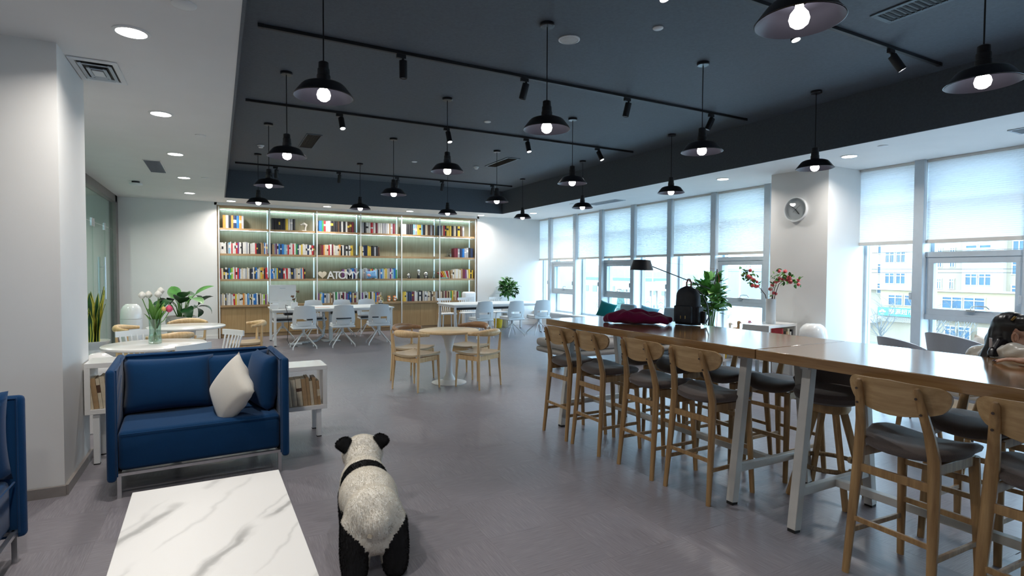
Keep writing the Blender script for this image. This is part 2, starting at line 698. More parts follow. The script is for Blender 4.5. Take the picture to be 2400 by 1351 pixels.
HAIR = M('black_hair', (0.010, 0.009, 0.011), 0.32, var=0.4, scale=60, stretch=(1, 1, 0.05))
SATIN = M('cream_satin', (0.72, 0.68, 0.60), 0.3, var=0.05, sheen=0.3)
CLOTH_D = fabric('dark_trousers', (0.03, 0.03, 0.04), 0.2, 200)
BURGUNDY = fabric('burgundy_coat_wool', (0.155, 0.006, 0.050), 0.25, 180, 0.8, sheen=0.15)
BAG = M('dark_navy_nylon', (0.012, 0.018, 0.028), 0.6, var=0.25, scale=30, bump=0.3, bscale=500)
LEATHER = M('brown_leather', (0.22, 0.07, 0.04), 0.5, var=0.2, bump=0.2)
GOLD = M('gold_metal', (0.70, 0.50, 0.18), 0.3, 0.9)
FUR_W = M('cream_fur', (0.86, 0.83, 0.76), 0.9, var=0.08, scale=30)
FUR_TUFT = translucent('cream_fur_tuft', (0.84, 0.80, 0.72), 0.5)
FUR_B = M('black_fur', (0.010, 0.010, 0.012), 0.9, var=0.3, scale=30)
PAPER = M('book_pages', (0.66, 0.58, 0.44), 0.85, var=0.1, scale=40)
GREY_STONE = M('grey_stone_pot', (0.56, 0.53, 0.48), 0.7, var=0.1)
# ------------------------------------------------------------------ room shell
HC, HT, YB, XW = 3.07, 3.66, 14.1, 8.35


def block(name, x0, x1, y0, y1, z0, z1, mat, parent=None):
    o = MB().box(((x0 + x1) / 2, (y0 + y1) / 2, (z0 + z1) / 2), (x1 - x0, y1 - y0, z1 - z0)).obj(name, mat, parent)
    if parent is None:
        structure(o)
    return o


floor = block('floor', -3.6, 8.75, -3.2, 14.9, -0.2, -0.004, FLOOR)
# woven tiles laid quarter-turn: the 290 that show largest
cells = []
for i in range(-6, 18):
    for j in range(1, 28):
        cx, cy = TX0 + (i + .5) * TILE, TY0 + (j + .5) * TILE
        if not (-2.9 < cx < 8.2 and cy < 13.9):
            continue
        if cx < -0.95 and 4.6 < cy < 5.8:
            continue
        v = Vector((cx, cy, -1.55))
        d = v.dot(fwd)
        px, py = 1200 + 1297 * v.dot(right) / d if d > 0.3 else 1e9, 675 - 1297 * v.dot(up) / d if d > 0.3 else 1e9
        if -150 < px < 2550 and py < 1550:
            cells.append((d, cx, cy))
cells.sort()
tile_me = MB().box((0, 0, -0.0015), (TILE - 0.0005, TILE - 0.0005, 0.003)).mesh('floor_tile', FLOOR)
for d, cx, cy in cells[:290]:
    link('floor_tile', tile_me, floor, (cx, cy, 0))

block('wall_back', -1.95, 0.0, YB, YB + 0.9, -0.1, HC, WHITE_WALL)
structure(MB().box((7.6, YB + 0.45, 1.5), (2.4, 0.9, 3.14)).box((3.2, YB + 0.85, 1.5), (6.5, 0.1, 3.14)).box((3.2, YB + 0.4, 3.04), (6.5, 0.8, 0.06)).obj('wall_back', WHITE_WALL))
# pillar wall on the left of the lounge
block('wall_left', -3.1, -0.94, 4.76, 5.62, -0.1, HC, WHITE_WALL)
structure(MB().box((-2.03, 4.745, 0.035), (2.2, 0.022, 0.07)).box((-0.93, 5.19, 0.035), (0.022, 0.88, 0.07)).obj('baseboard_left', SKIRT))
block('wall_left', -3.2, -3.05, -3.1, 4.76, -0.1, HC, WHITE_WALL)
block('wall_left', -1.95, -1.83, 5.62, 7.4, -0.1, HC, WHITE_WALL)
block('wall_front', -3.2, 8.8, -3.2, -3.05, -0.1, HC, WHITE_WALL)
block('wall_corridor', -3.55, -3.4, 5.28, 14.9, -0.1, HC, M('corridor_paint', (0.70, 0.76, 0.72), 0.7, var=0.02))
block('wall_corridor', -3.4, -1.95, 14.2, 14.35, -0.1, HC, WHITE_WALL)
structure(MB().box((-0.93, YB - 0.006, 0.04), (1.86, 0.012, 0.08)).obj('baseboard_back', GLOSS_W))
structure(MB().box((7.35, YB - 0.006, 0.04), (1.9, 0.012, 0.08)).obj('baseboard_back', GLOSS_W))

# ceiling ring round the dark recess
cm = MB()
X0, X1, Y0, Y1 = 0.14, 6.69, -1.6, 13.12
for x0, x1, y0, y1 in ((-3.6, X0, -3.2, 14.95), (X1, 8.8, -3.2, 14.95), (X0, X1, -3.2, Y0), (X0, X1, Y1, 14.95)):
    cm.box(((x0 + x1) / 2, (y0 + y1) / 2, (HC + 3.74) / 2), (x1 - x0, y1 - y0, 3.74 - HC))
ceiling = structure(cm.obj('ceiling', CEIL_WHITE))
block('ceiling', X0 - 0.02, X1 + 0.02, Y0 - 0.02, Y1 + 0.02, HT, 3.72, CEIL_DARK)
t = 0.02
block('trim_1', X0, X0 + t, Y0, Y1, HC - 0.002, HT, CEIL_DARK)
block('trim_2', X1 - t, X1, Y0, Y1, HC - 0.002, HT, CEIL_DARK)
block('trim_3', X0 + t, X1 - t, Y1 - t, Y1, HC - 0.002, HT, CEIL_DARK)
block('trim_4', X0 + t, X1 - t, Y0, Y0 + t, HC - 0.002, HT, CEIL_DARK)

# column with the clock, sill walls
block('wall_right', 7.65, 8.75, 4.85, 5.77, -0.1, HC, WHITE_WALL)
for y0, y1 in ((5.77, YB), (-3.05, 4.85)):
    structure(MB().box((8.55, (y0 + y1) / 2, 0.14), (0.42, y1 - y0, 0.48)).box((8.50, (y0 + y1) / 2, 0.39), (0.56, y1 - y0, 0.03)).obj('wall_right', GLOSS_W))

# windows
win_n = [0]
shade_no = [0]
FAR = [14.1, 13.42, 12.17, 11.04, 9.85, 8.69, 7.53, 6.36, 5.77]
NEAR = [4.85, 4.03, 2.86, 1.69, 0.52, -0.65, -1.82, -3.05]
handle_me = None


def blind(ya, yb, zb, label):
    t = thing('pleated_blind', label, 'blind', (8.42, (ya + yb) / 2, zb), 0, 'pleated blinds along the window wall')
    n = int((HC - zb - 0.07) / 0.0125)
    wd = ya - yb
    mb = MB()
    rows = [[mb.bm.verts.new((0.007 if k % 2 else -0.002, s * wd / 2, 0.05 + (HC - zb - 0.055) * k / n)) for s in (-1, 1)] for k in range(n + 1)]
    for a, b in zip(rows, rows[1:]):
        mb.bm.faces.new((a[0], a[1], b[1], b[0]))
    o = mb.obj('fabric', BLIND, t, ang=5)
    MB().box((0, 0, 0.025), (0.03, wd - 0.006, 0.052), bev=0.004).obj('bottom_rail', BLIND_RAIL, t)
    MB().box((0, 0, HC - zb - 0.02), (0.045, wd - 0.006, 0.036), bev=0.004).obj('head_rail', BLIND_RAIL, t)


ORD = ['first', 'second', 'third', 'fourth', 'fifth', 'sixth', 'seventh', 'eighth', 'ninth', 'tenth', 'eleventh', 'twelfth',
       'thirteenth', 'fourteenth', 'fifteenth', 'sixteenth', 'seventeenth', 'eighteenth', 'nineteenth', 'twentieth']


def bay(y_far, y_near, opening, mull_far, zb, blabel):
    win_n[0] += 1
    n = 'window_%d' % win_n[0]
    yf, yn = y_far - (0.06 if mull_far else 0.0), y_near + 0.06
    mid, wd = (yf + yn) / 2, yf - yn
    fr = MB()
    fr.box((8.60, mid, 0.43), (0.10, wd, 0.05)).box((8.60, mid, HC - 0.03), (0.10, wd, 0.06)).box((8.60, mid, 2.52), (0.10, wd, 0.07))
    fr.box((8.60, yf - 0.02, 1.75), (0.096, 0.04, 2.60)).box((8.60, yn + 0.02, 1.75), (0.096, 0.04, 2.60))
    if opening:
        fr.box((8.52, mid, 0.965), (0.22, wd, 0.07)).box((8.52, mid, 1.80), (0.22, wd, 0.07))
    W = structure(fr.obj(n, FRAME_GREY))
    if mull_far:
        MB().box((8.345, y_far, 1.74), (0.03, 0.12, 2.68)).obj('mullion', FRAME_GREY, W)
        MB().box((8.50, y_far, 1.74), (0.28, 0.116, 2.68)).obj('mullion_side', FRAME_WHITE, W)
    spans = [(0.455, 2.485), (2.555, HC - 0.06)] if not opening else [(0.455, 0.93), (1.835, 2.485), (2.555, HC - 0.06)]
    for z0, z1 in spans:
        MB().box((8.61, mid, (z0 + z1) / 2), (0.012, wd - 0.08, z1 - z0)).obj('pane', GLASS, W)
    if opening:
        s = MB()
        z0, z1 = 1.0, 1.765
        s.box((8.455, mid, z0 + 0.04), (0.07, wd - 0.03, 0.08), bev=0.002).box((8.455, mid, z1 - 0.04), (0.07, wd - 0.03, 0.08), bev=0.002)
        for sy in (-1, 1):
            s.box((8.455, mid + sy * (wd / 2 - 0.055), (z0 + z1) / 2), (0.07, 0.08, z1 - z0 - 0.16), bev=0.002)
        S = s.obj('sash', FRAME_GREY, W)
        MB().box((8.465, mid, (z0 + z1) / 2), (0.012, wd - 0.18, z1 - z0 - 0.14)).obj('pane', GLASS, S)
        h = MB().box((8.41, mid, z0 + 0.075), (0.03, 0.10, 0.03), bev=0.004)
        h.tube([(8.40, mid, z0 + 0.09), (8.385, mid - 0.02, z0 + 0.125), (8.385, mid - 0.07, z0 + 0.14), (8.385, mid - 0.17, z0 + 0.135), (8.385, mid - 0.20, z0 + 0.105)], 0.008, 8)
        h.obj('handle', CHROME, S)
    if mull_far:
        MB().box((8.335, y_far + 0.075, 1.24), (0.03, 0.03, 0.10), bev=0.005).obj('blind_clip', FRAME_GREY, W)
    blind(yf, yn, zb, blabel)


wh = ['beside the back wall', 'second bay from the back wall', 'third bay from the back wall', 'fourth bay from the back wall', 'fifth bay from the back wall',
      'sixth bay from the back wall', 'behind the berry branches', 'hidden behind the clock column']
for k in range(8):
    bay(FAR[k], FAR[k + 1], k in (1, 3, 6), k > 0, 1.875, 'white pleated blind drawn halfway, ' + wh[k])
wh2 = ['narrow bay between clock column and mullion', 'above the seated woman and grey chairs', 'third bay past the clock column', 'fourth bay past the clock column',
       'fifth bay past the clock column', 'sixth bay past the clock column', 'seventh bay past the clock column']
for k in range(7):
    bay(NEAR[k], NEAR[k + 1], k in (1, 3, 5), k > 0, 1.95, 'white pleated blind drawn halfway, ' + wh2[k])

# glass entrance door in the left wall
d = MB().box((-1.88, 13.95, HC / 2), (0.12, 0.30, HC)).box((-1.88, 10.7, HC - 0.07), (0.12, 6.6, 0.14)).box((-1.88, 7.45, HC / 2), (0.12, 0.1, HC))
DOOR = structure(d.obj('door_1', M('dark_steel_door_frame', (0.20, 0.18, 0.17), 0.38, 0.6)))
for y0, y1 in ((7.5, 10.6), (10.62, 11.72), (11.74, 12.90), (12.92, 13.8)):
    MB().box((-1.88, (y0 + y1) / 2, 1.18), (0.014, y1 - y0, 2.36)).obj('glass_leaf', DOOR_GLASS, DOOR)
MB().box((-1.88, 10.65, 2.64), (0.014, 6.3, 0.53)).obj('glass_transom', DOOR_GLASS, DOOR)
for y in (11.67, 11.80, 12.86):
    MB().box((-1.88, y, 2.36), (0.035, 0.10, 0.14), bev=0.004).obj('patch_fitting', CHROME, DOOR)
for sx in (0, -0.1):
    h = MB().cyl((-1.83 + sx, 12.55, 1.0), (-1.83 + sx, 12.55, 1.78), 0.019).cyl((-1.88, 12.55, 1.18), (-1.83 + sx, 12.55, 1.18), 0.011).cyl((-1.88, 12.55, 1.6), (-1.83 + sx, 12.55, 1.6), 0.011)
    h.obj('pull_handle', CHROME, DOOR)

# ------------------------------------------------------------------ ceiling fittings
def light(name, kind, energy, parent, loc, rot=(0, 0, 0), **k):
    l = bpy.data.lights.new(name, kind)
    l.energy = energy
    l.color = k.pop('color', (1.0, 0.95, 0.89))
    for a, b in k.items():
        setattr(l, a, b)
    o = bpy.data.objects.new(name, l)
    C.objects.link(o)
    o.parent = parent
    o.location = loc
    o.rotation_euler = rot
    return o


def downlight(x, y, label, grp):
    t = thing('recessed_downlight', label, 'ceiling light', (x, y, HC), 0, grp)
    MB().lathe([(0.088, -0.001), (0.105, -0.001), (0.105, -0.007), (0.086, -0.010)], close=True).obj('trim_ring', PLASTIC_W, t)
    MB().lathe([(0.087, -0.002), (0.087, -0.006), (0, -0.007)]).obj('diffuser', LIGHT_DISC, t)
    light('lamp_light', 'AREA', DOWNLIGHT_W, t, (0, 0, -0.015), shape='DISK', size=0.16, spread=R(150))


for y in (8.2, 10.4, 12.6):
    downlight(-2.65, y, 'unseen corridor downlight added behind the glass door, ' + {8.2: 'nearest the pillar', 10.4: 'middle one', 12.6: 'by the far jamb'}[y], 'added corridor downlights')  # unseen lamps, added to brighten the door glass
lw = ['above the blue sofa', 'second from the camera', 'third from the camera', 'fourth from the camera', 'nearest the back wall']
for k, y in enumerate((4.31, 6.40, 8.52, 10.62, 12.68)):
    downlight(-0.47, y, 'lit round downlight in the white side ceiling, ' + lw[k], 'downlights in the side ceiling')
for y in (2.2, 0.1):
    downlight(-0.47, y, 'lit downlight in the white side ceiling over the camera, ' + ('nearer the sofa' if y > 1 else 'farther from the sofa'), 'downlights in the side ceiling')
for k, x in enumerate((0.28, 2.31, 4.33, 6.32)):
    downlight(x, 13.68, 'small lit downlight before the bookcase, %s from its end by the door' % ORD[k], 'downlights before the bookcase')
for k, y in enumerate((12.5, 10.45, 8.4, 6.38, 4.34)):
    if k in (1, 2):
        continue
    downlight(7.27, y, 'lit downlight in window-side ceiling, ' + ('by the back corner', '', '', 'between lamp and clock column', 'just past the clock column')[k], 'downlights beside the windows')
for y in (2.3, 0.2):
    downlight(7.27, y, 'lit downlight in window-side ceiling over the grey chairs, ' + ('nearer the column' if y > 1 else 'farther from the column'), 'downlights beside the windows')


def disc(x, y, z, r, label, name='ceiling_sensor', cat='sensor', depth=0.012):
    o = MB().lathe([(r, -0.001), (r, -depth * .6), (r * .86, -depth), (0, -depth * 1.1)]).obj(name, PLASTIC_W, None, (x, y, z))
    tag(o, label, cat)
    return o


disc(-0.154, 3.72, HC, 0.065, 'round white blank cover on side ceiling nearest the camera', 'ceiling_cover', 'cover')
disc(-0.153, 7.21, HC, 0.055, 'round white blank cover between second and third side downlights', 'ceiling_cover', 'cover')
disc(-0.168, 10.49, HC, 0.055, 'round white blank cover beside the fourth side downlight', 'ceiling_cover', 'cover')
disc(7.03, 3.8, HC, 0.055, 'round white blank cover in ceiling near the clock column', 'ceiling_cover', 'cover')
disc(7.05, 10.4, HC, 0.055, 'round white blank cover beside the slim window-side vent', 'ceiling_cover', 'cover')
o = disc(3.38, 3.69, HT, 0.045, 'small round white cover on the dark ceiling', 'ceiling_cover', 'cover')
disc(3.38, 7.11, HT, 0.05, 'tiny white cover on dark ceiling between two light tracks', 'ceiling_cover', 'cover')
disc(3.376, 10.38, HT, 0.055, 'far tiny white cover on dark ceiling near the back', 'ceiling_cover', 'cover')
sp = thing('ceiling_speaker', 'round white ceiling speaker beside a pendant canopy', 'speaker', (2.84, 4.255, HT))
MB().lathe([(0.098, -0.001), (0.098, -0.008), (0.085, -0.012), (0.083, -0.010), (0.083, -0.001)], close=True).obj('rim', PLASTIC_W, sp)
MB().lathe([(0.084, -0.002), (0.080, -0.009), (0.03, -0.012), (0, -0.012)]).obj('grille', M('speaker_mesh', (0.60, 0.59, 0.57), 0.6, bump=0.6, bscale=600), sp)


def smoke(x, y, z, label):
    t = thing('smoke_detector', label, 'detector', (x, y, z))
    MB().lathe([(0.055, -0.001), (0.055, -0.015), (0.045, -0.022), (0.02, -0.024)]).obj('base', PLASTIC_W, t)
    MB().lathe([(0.038, -0.022), (0.038, -0.042), (0.03, -0.048), (0, -0.048)]).obj('sensor_head', PLASTIC_W, t)


smoke(0.665, 10.29, HT, 'white smoke detector on dark ceiling beside the square vent')
smoke(4.634, 10.27, HT, 'white smoke detector on dark ceiling beside the slim vent')
t = thing('ceiling_sensor', 'white ceiling sensor box by the door, black disc for its shadow', 'sensor', (-1.225, 11.49, HC))
MB().lathe([(0.06, -0.001), (0.06, -0.03), (0, -0.03)]).obj('base', BLACK, t)  # black disc stands in for the shaded gap above the cover
MB().lathe([(0.02, -0.03), (0.095, -0.034), (0.098, -0.060), (0.08, -0.070), (0, -0.072)]).obj('cover', PLASTIC_W, t)


def vent(x0, x1, y0, y1, z, label, fm, sm, n, along, name='air_vent', border=0.04):
    cx, cy = (x0 + x1) / 2, (y0 + y1) / 2
    t = thing(name, label, 'vent', (cx, cy, z))
    w_, l_ = x1 - x0, y1 - y0
    f = MB()
    for sx in (-1, 1):
        f.box((sx * (w_ / 2 - border / 2), 0, -0.006), (border, l_, 0.010), bev=0.002)
        f.box((0, sx * (l_ / 2 - border / 2), -0.006), (w_ - 2 * border, border, 0.010), bev=0.002)
    f.obj('frame', fm, t)
    MB().box((0, 0, -0.002), (w_ - 2 * border, l_ - 2 * border, 0.002)).obj('duct', BLACK, t)
    iw, il = w_ - 2 * border, l_ - 2 * border
    me = MB().box((0, 0, 0), (0.004, il, 0.014), rot=(0, R(35), 0)).mesh('slat', sm) if along == 'y' else MB().box((0, 0, 0), (iw, 0.004, 0.014), rot=(R(35), 0, 0)).mesh('slat', sm)
    for k in range(n):
        u = (k + .5) / n - .5
        link('slat', me, t, (u * iw, 0, -0.010) if along == 'y' else (0, u * il, -0.010))


VENT_DK = M('blue_grey_vent_frame', (0.10, 0.14, 0.17), 0.5)
vent(4.74, 5.02, 0.9, 2.69, HT, 'long dark ceiling grille above the bar table', VENT_DK, BLACK, 40, 'x')
vent(4.75, 5.02, 9.13, 10.12, HT, 'slim dark ceiling grille above the desk chairs', VENT_DK, BLACK, 8, 'y')
vent(1.235, 1.47, 9.07, 10.10, HT, 'dark rectangular ceiling grille above the long desk', CEIL_DARK, RUBBER, 8, 'y', border=0.02)
vent(7.36, 7.64, 9.25, 10.28, HC, 'slim grey-blue grille in the window-side ceiling', FRAME_GREY, FRAME_GREY, 8, 'y', border=0.03)
vent(7.40, 7.70, 1.7, 2.76, HC, 'grille in window-side ceiling near the seated woman', FRAME_GREY, FRAME_GREY, 8, 'y', border=0.03)
vent(-0.90, -0.68, 9.15, 10.22, HC, 'grey rectangular filter grille in the side ceiling', CEIL_WHITE, M('grey_filter', (0.20, 0.23, 0.28), 0.7), 16, 'y', border=0.012)
t = thing('air_diffuser', 'stepped white air diffuser beside the pillar', 'vent', (-0.785, 5.27, HC))
for k, (s, z, name) in enumerate(((0.24, -0.006, 'outer_frame'), (0.165, -0.014, 'middle_cone'), (0.10, -0.020, 'inner_cone'))):
    m_ = MB()
    wd_ = 0.055 if k == 0 else 0.035
    for sx in (-1, 1):
        m_.box((sx * (s * .62 - wd_ * .62 / 2), 0, z), (wd_ * .62, 2.3 * s, 0.006), rot=(0, sx * R(12 if k else 0), 0))
        m_.box((0, sx * (s * 1.15 - wd_ / 2), z), (1.24 * s - 1.24 * wd_, wd_, 0.006), rot=(-sx * R(12 if k else 0), 0, 0))
    m_.obj(name, FRAME_GREY if k else PLASTIC_B, t)
MB().box((0, 0, -0.022), (0.07, 0.13, 0.006)).obj('centre_plate', PLASTIC_B, t)
MB().box((0, 0, -0.002), (0.22, 0.42, 0.002)).obj('duct', BLACK, t)

# pendant lamps ------------------------------------------------------------
shade_out = [(0.046, 0.175), (0.05, 0.165), (0.062, 0.158), (0.112, 0.150), (0.135, 0.138), (0.150, 0.120), (0.196, 0.045), (0.205, 0.032)]
shade_in = [(0.201, 0.031), (0.192, 0.046), (0.146, 0.117), (0.131, 0.133), (0.110, 0.144), (0.04, 0.150)]
shade_out = [(r, .032 + (z - .032) * .78) for r, z in shade_out]
shade_in = [(r, .032 + (z - .032) * .78) for r, z in shade_in]
lin = MB().lathe([(r - 0.002, z - 0.002) for r, z in shade_in], seg=40, cap=False).mesh('lining', SHADE_IN)
shd = MB().lathe(shade_out + shade_in, seg=40, cap=False).mesh('shade', BLACK_GLOSS)
sock = MB().lathe([(0.046, 0.128), (0.046, 0.178), (0.042, 0.181), (0.041, 0.222), (0.036, 0.227), (0.034, 0.268), (0.022, 0.275), (0, 0.275)], seg=24).mesh('socket', BLACK)
bul = MB().lathe([(0.016, 0.125), (0.020, 0.095), (0.040, 0.070), (0.047, 0.044), (0.040, 0.018), (0.022, 0.003), (0, -0.002)], seg=20).mesh('bulb', BULB_M)
z0 = 2.735
cordm = MB().cyl((0, 0, 0.27), (0, 0, HT - z0 - 0.02), 0.005, seg=6).mesh('cord', BLACK)
canm = MB().lathe([(0.062, HT - z0 - 0.0005), (0.062, HT - z0 - 0.022), (0.055, HT - z0 - 0.028), (0, HT - z0 - 0.03)], seg=24).mesh('canopy', BLACK_GLOSS)
cols = ['first', 'second', 'third', 'fourth']
rows = ['row nearest the camera', 'second row from the camera', 'third row from the camera', 'fourth row from the camera', 'row nearest the bookcase']
for j, y in enumerate((1.75, 4.08, 6.40, 8.74, 11.09)):
    for i, x in enumerate((0.67, 2.50, 4.34, 6.165)):
        if (i, j) in ((0, 0), (3, 0)):
            continue
        t = thing('pendant_lamp', 'lit black barn pendant, %s from the white side ceiling, %s' % (cols[i], rows[j]), 'pendant lamp', (x, y, z0), 0, 'black pendant lamps under the dark ceiling')
        link('shade', shd, t)
        link('lining', lin, t)['label'] = 'grey inside of shade'
        link('socket', sock, t)
        link('bulb', bul, t)
        link('cord', cordm, t)
        link('canopy', canm, t)

# track lights ---------------------------------------------------------------
tk = ['nearest the camera', 'second from the camera', 'third from the camera', 'nearest the bookcase']
track_me = MB().box((3.05, 0, -0.016), (6.1, 0.034, 0.030), bev=0.003).mesh('rail', BLACK)
end_me = MB().box((0, 0, -0.016), (0.05, 0.038, 0.034), bev=0.003).mesh('end_cap', BLACK)
for k, y in enumerate((2.95, 5.26, 7.62, 12.12)):
    t = thing('light_track', 'long black light track across dark ceiling, ' + tk[k], 'light track', (0.33, y, HT), 0, 'light tracks on the dark ceiling')
    link('rail', track_me, t)
    link('end_cap', end_me, t, (0.02, 0, 0))
    link('end_cap', end_me, t, (6.08, 0, 0))
adm = MB().box((0, 0, -0.05), (0.09, 0.03, 0.035), bev=0.003).cyl((0.02, 0, -0.065), (0.02, 0, -0.095), 0.012).mesh('adapter', BLACK)
cylm = MB().lathe([(0.0, 0.0), (0.036, 0.0), (0.038, -0.004), (0.038, -0.165), (0.033, -0.165), (0.033, -0.15), (0, -0.148)], seg=20).mesh('barrel', BLACK)
lon = MB().lathe([(0.032, -0.152), (0.032, -0.158), (0, -0.160)], seg=16).mesh('lens', SPOT_ON)
lof = MB().lathe([(0.032, -0.152), (0.032, -0.158), (0, -0.160)], seg=16).mesh('lens', SPOT_OFF)
SP = [(1.58, 5.26, 0, 3, 8), (2.94, 5.26, 0, -9, 14), (4.35, 5.26, 0, -7, 12), (5.755, 5.26, 0, -22, 10),
      (1.45, 7.62, 1, 4, -22), (2.965, 7.62, 1, 4, -18), (4.296, 7.62, 1, 2, -18), (5.67, 7.62, 1, 14, -22),
      (1.05, 12.12, 0, 0, 22), (2.285, 12.12, 0, 0, 22), (3.54, 12.12, 0, 0, 22), (4.6, 12.12, 0, 0, 22), (5.89, 12.12, 0, 0, 22),
      (5.55, 2.95, 1, 22, -22), (4.1, 2.95, 1, 0, -15), (2.7, 2.95, 1, 0, -15), (1.3, 2.95, 1, -6, -15)]
tn = {5.26: 'second track', 7.62: 'third track', 12.12: 'track nearest the bookcase', 2.95: 'track nearest the camera'}
cnt = {}
for x, y, on, ax, ay in SP:
    cnt[y] = cnt.get(y, 0) + 1
    nm = ORD[cnt[y] - 1] if y != 2.95 else {5.55: 'last', 4.1: 'third', 2.7: 'second', 1.3: 'first'}[x]
    t = thing('track_spotlight', '%s black cylinder spotlight, %s from the sofa side on %s' % ('lit' if on else 'unlit', nm, tn[y]), 'spotlight', (x, y, HT), 0, 'spotlights on the light tracks')
    link('adapter', adm, t)
    b = link('barrel', cylm, t, (0.02, 0, -0.085), rot=(R(ay), R(-ax), 0))
    link('lens', lon if on else lof, b)
    if on:
        light('spot_light', 'SPOT', SPOT_W, b, (0, 0, -0.17), spot_size=R(62), spot_blend=0.4, shadow_soft_size=0.03, color=(1.0, 0.97, 0.93))
# ------------------------------------------------------------------ bookcase
LV = [0.745, 1.345, 1.925, 2.505]          # top of worktop and of the three shelves
PX = [0.036 + 1.0515 * i for i in range(7)]
bc = thing('bookcase', 'full-width built-in oak bookcase with lit shelves along the back wall', 'bookcase', (0, YB, 0))
MB().box((3.19, 0.40, 1.86), (6.34, 0.02, 2.28)).obj('back_panel', BACK_VENEER, bc)
MB().box((0.02, 0.2, 1.5), (0.02, 0.40, 3.0)).obj('side_panel', SHELF_WOOD, bc)
MB().box((6.36, 0.2, 1.5), (0.02, 0.40, 3.0)).obj('side_panel', SHELF_WOOD, bc)
MB().box((3.19, 0.2, 2.99), (6.32, 0.39, 0.03)).obj('top_board', SHELF_WOOD, bc)
bme = MB().box((0, 0.012, 0.006), (1.045, 0.336, 0.03)).box((0, -0.165, -0.003), (1.045, 0.014, 0.048)).mesh('shelf', SHELF_WOOD)
lme = MB().box((0, 0, 0), (0.99, 0.016, 0.008)).mesh('light_strip', LED_M)
vme = MB().box((0, 0, 0), (0.024, 0.02, 0.50)).mesh('light_profile', LED_V)
cme = MB().box((0, 0, 0), (0.014, 0.33, 0.014)).mesh('cross_bar', WHITE_METAL)
for i in range(6):
    cx = (PX[i] + PX[i + 1]) / 2
    for z in LV[1:]:
        link('shelf', bme, bc, (cx, 0.215, z - 0.021))
        link('light_strip', lme, bc, (cx, 0.29, z - 0.036))
    link('light_strip', lme, bc, (cx, 0.34, 2.942))
    MB().box((cx, 0.012, 2.962), (1.04, 0.014, 0.03)).obj('fascia', SHELF_WOOD, bc)
    for z in (1.045, 1.62, 2.20, 2.74):
        link('light_profile', vme, bc, (PX[i + 1] - 0.022, 0.375, z))
pme = MB().box((0, 0, 1.49), (0.024, 0.03, 2.98), bev=0.002).mesh('post', WHITE_METAL)
for i, x in enumerate(PX):
    link('post', pme, bc, (x, 0.0, 0))
    if i:
        for z in LV[1:] + [2.99]:
            link('cross_bar', cme, bc, (x, 0.18, z - 0.052))
MB().box((3.19, 0.215, 0.72), (6.31, 0.38, 0.045), bev=0.002).obj('worktop', SHELF_WOOD, bc)
MB().box((3.19, 0.24, 0.04), (6.31, 0.32, 0.08)).obj('plinth', SHELF_WOOD, bc)
MB().box((3.19, 0.24, 0.39), (6.31, 0.31, 0.6)).obj('carcass', SHELF_WOOD, bc)
dme = MB().box((0, 0, 0), (0.5215, 0.02, 0.605), bev=0.0015).mesh('door', DOOR_VENEER)
for i in range(12):
    link('door', dme, bc, (PX[0] + 0.5258 * (i + .5), 0.07, 0.390))

# ------------------------------------------------------------------ books
BC = {'w': ((0.66, 0.65, 0.62), 'white'), 'c': ((0.60, 0.52, 0.38), 'cream'), 'k': ((0.018, 0.018, 0.022), 'black'), 'n': ((0.02, 0.035, 0.09), 'navy'),
      'b': ((0.02, 0.16, 0.50), 'blue'), 'r': ((0.50, 0.03, 0.04), 'red'), 'o': ((0.62, 0.24, 0.05), 'orange'), 'y': ((0.68, 0.48, 0.06), 'yellow'),
      'g': ((0.04, 0.26, 0.08), 'green'), 'p': ((0.17, 0.06, 0.20), 'purple'), 't': ((0.38, 0.25, 0.13), 'tan'), 'e': ((0.36, 0.37, 0.40), 'grey'),
      'm': ((0.16, 0.02, 0.035), 'maroon'), 'd': ((0.09, 0.045, 0.025), 'brown'), 's': ((0.22, 0.45, 0.62), 'pale blue'), 'l': ((0.34, 0.52, 0.05), 'lime')}
BM_ = {k: M('book_cover_' + v[1].replace(' ', '_'), v[0], 0.5, var=0.10, scale=25) for k, v in BC.items()}
LABEL_FOR = {'k': 'y', 'n': 'w', 'm': 'y', 'd': 'y', 'w': 'k', 'c': 'd', 'e': 'w', 'b': 'w', 'r': 'w', 'y': 'k', 'o': 'c', 'g': 'w', 'p': 'w', 't': 'c', 's': 'w', 'l': 'w'}
books = []      # (size score, mesh builder args)


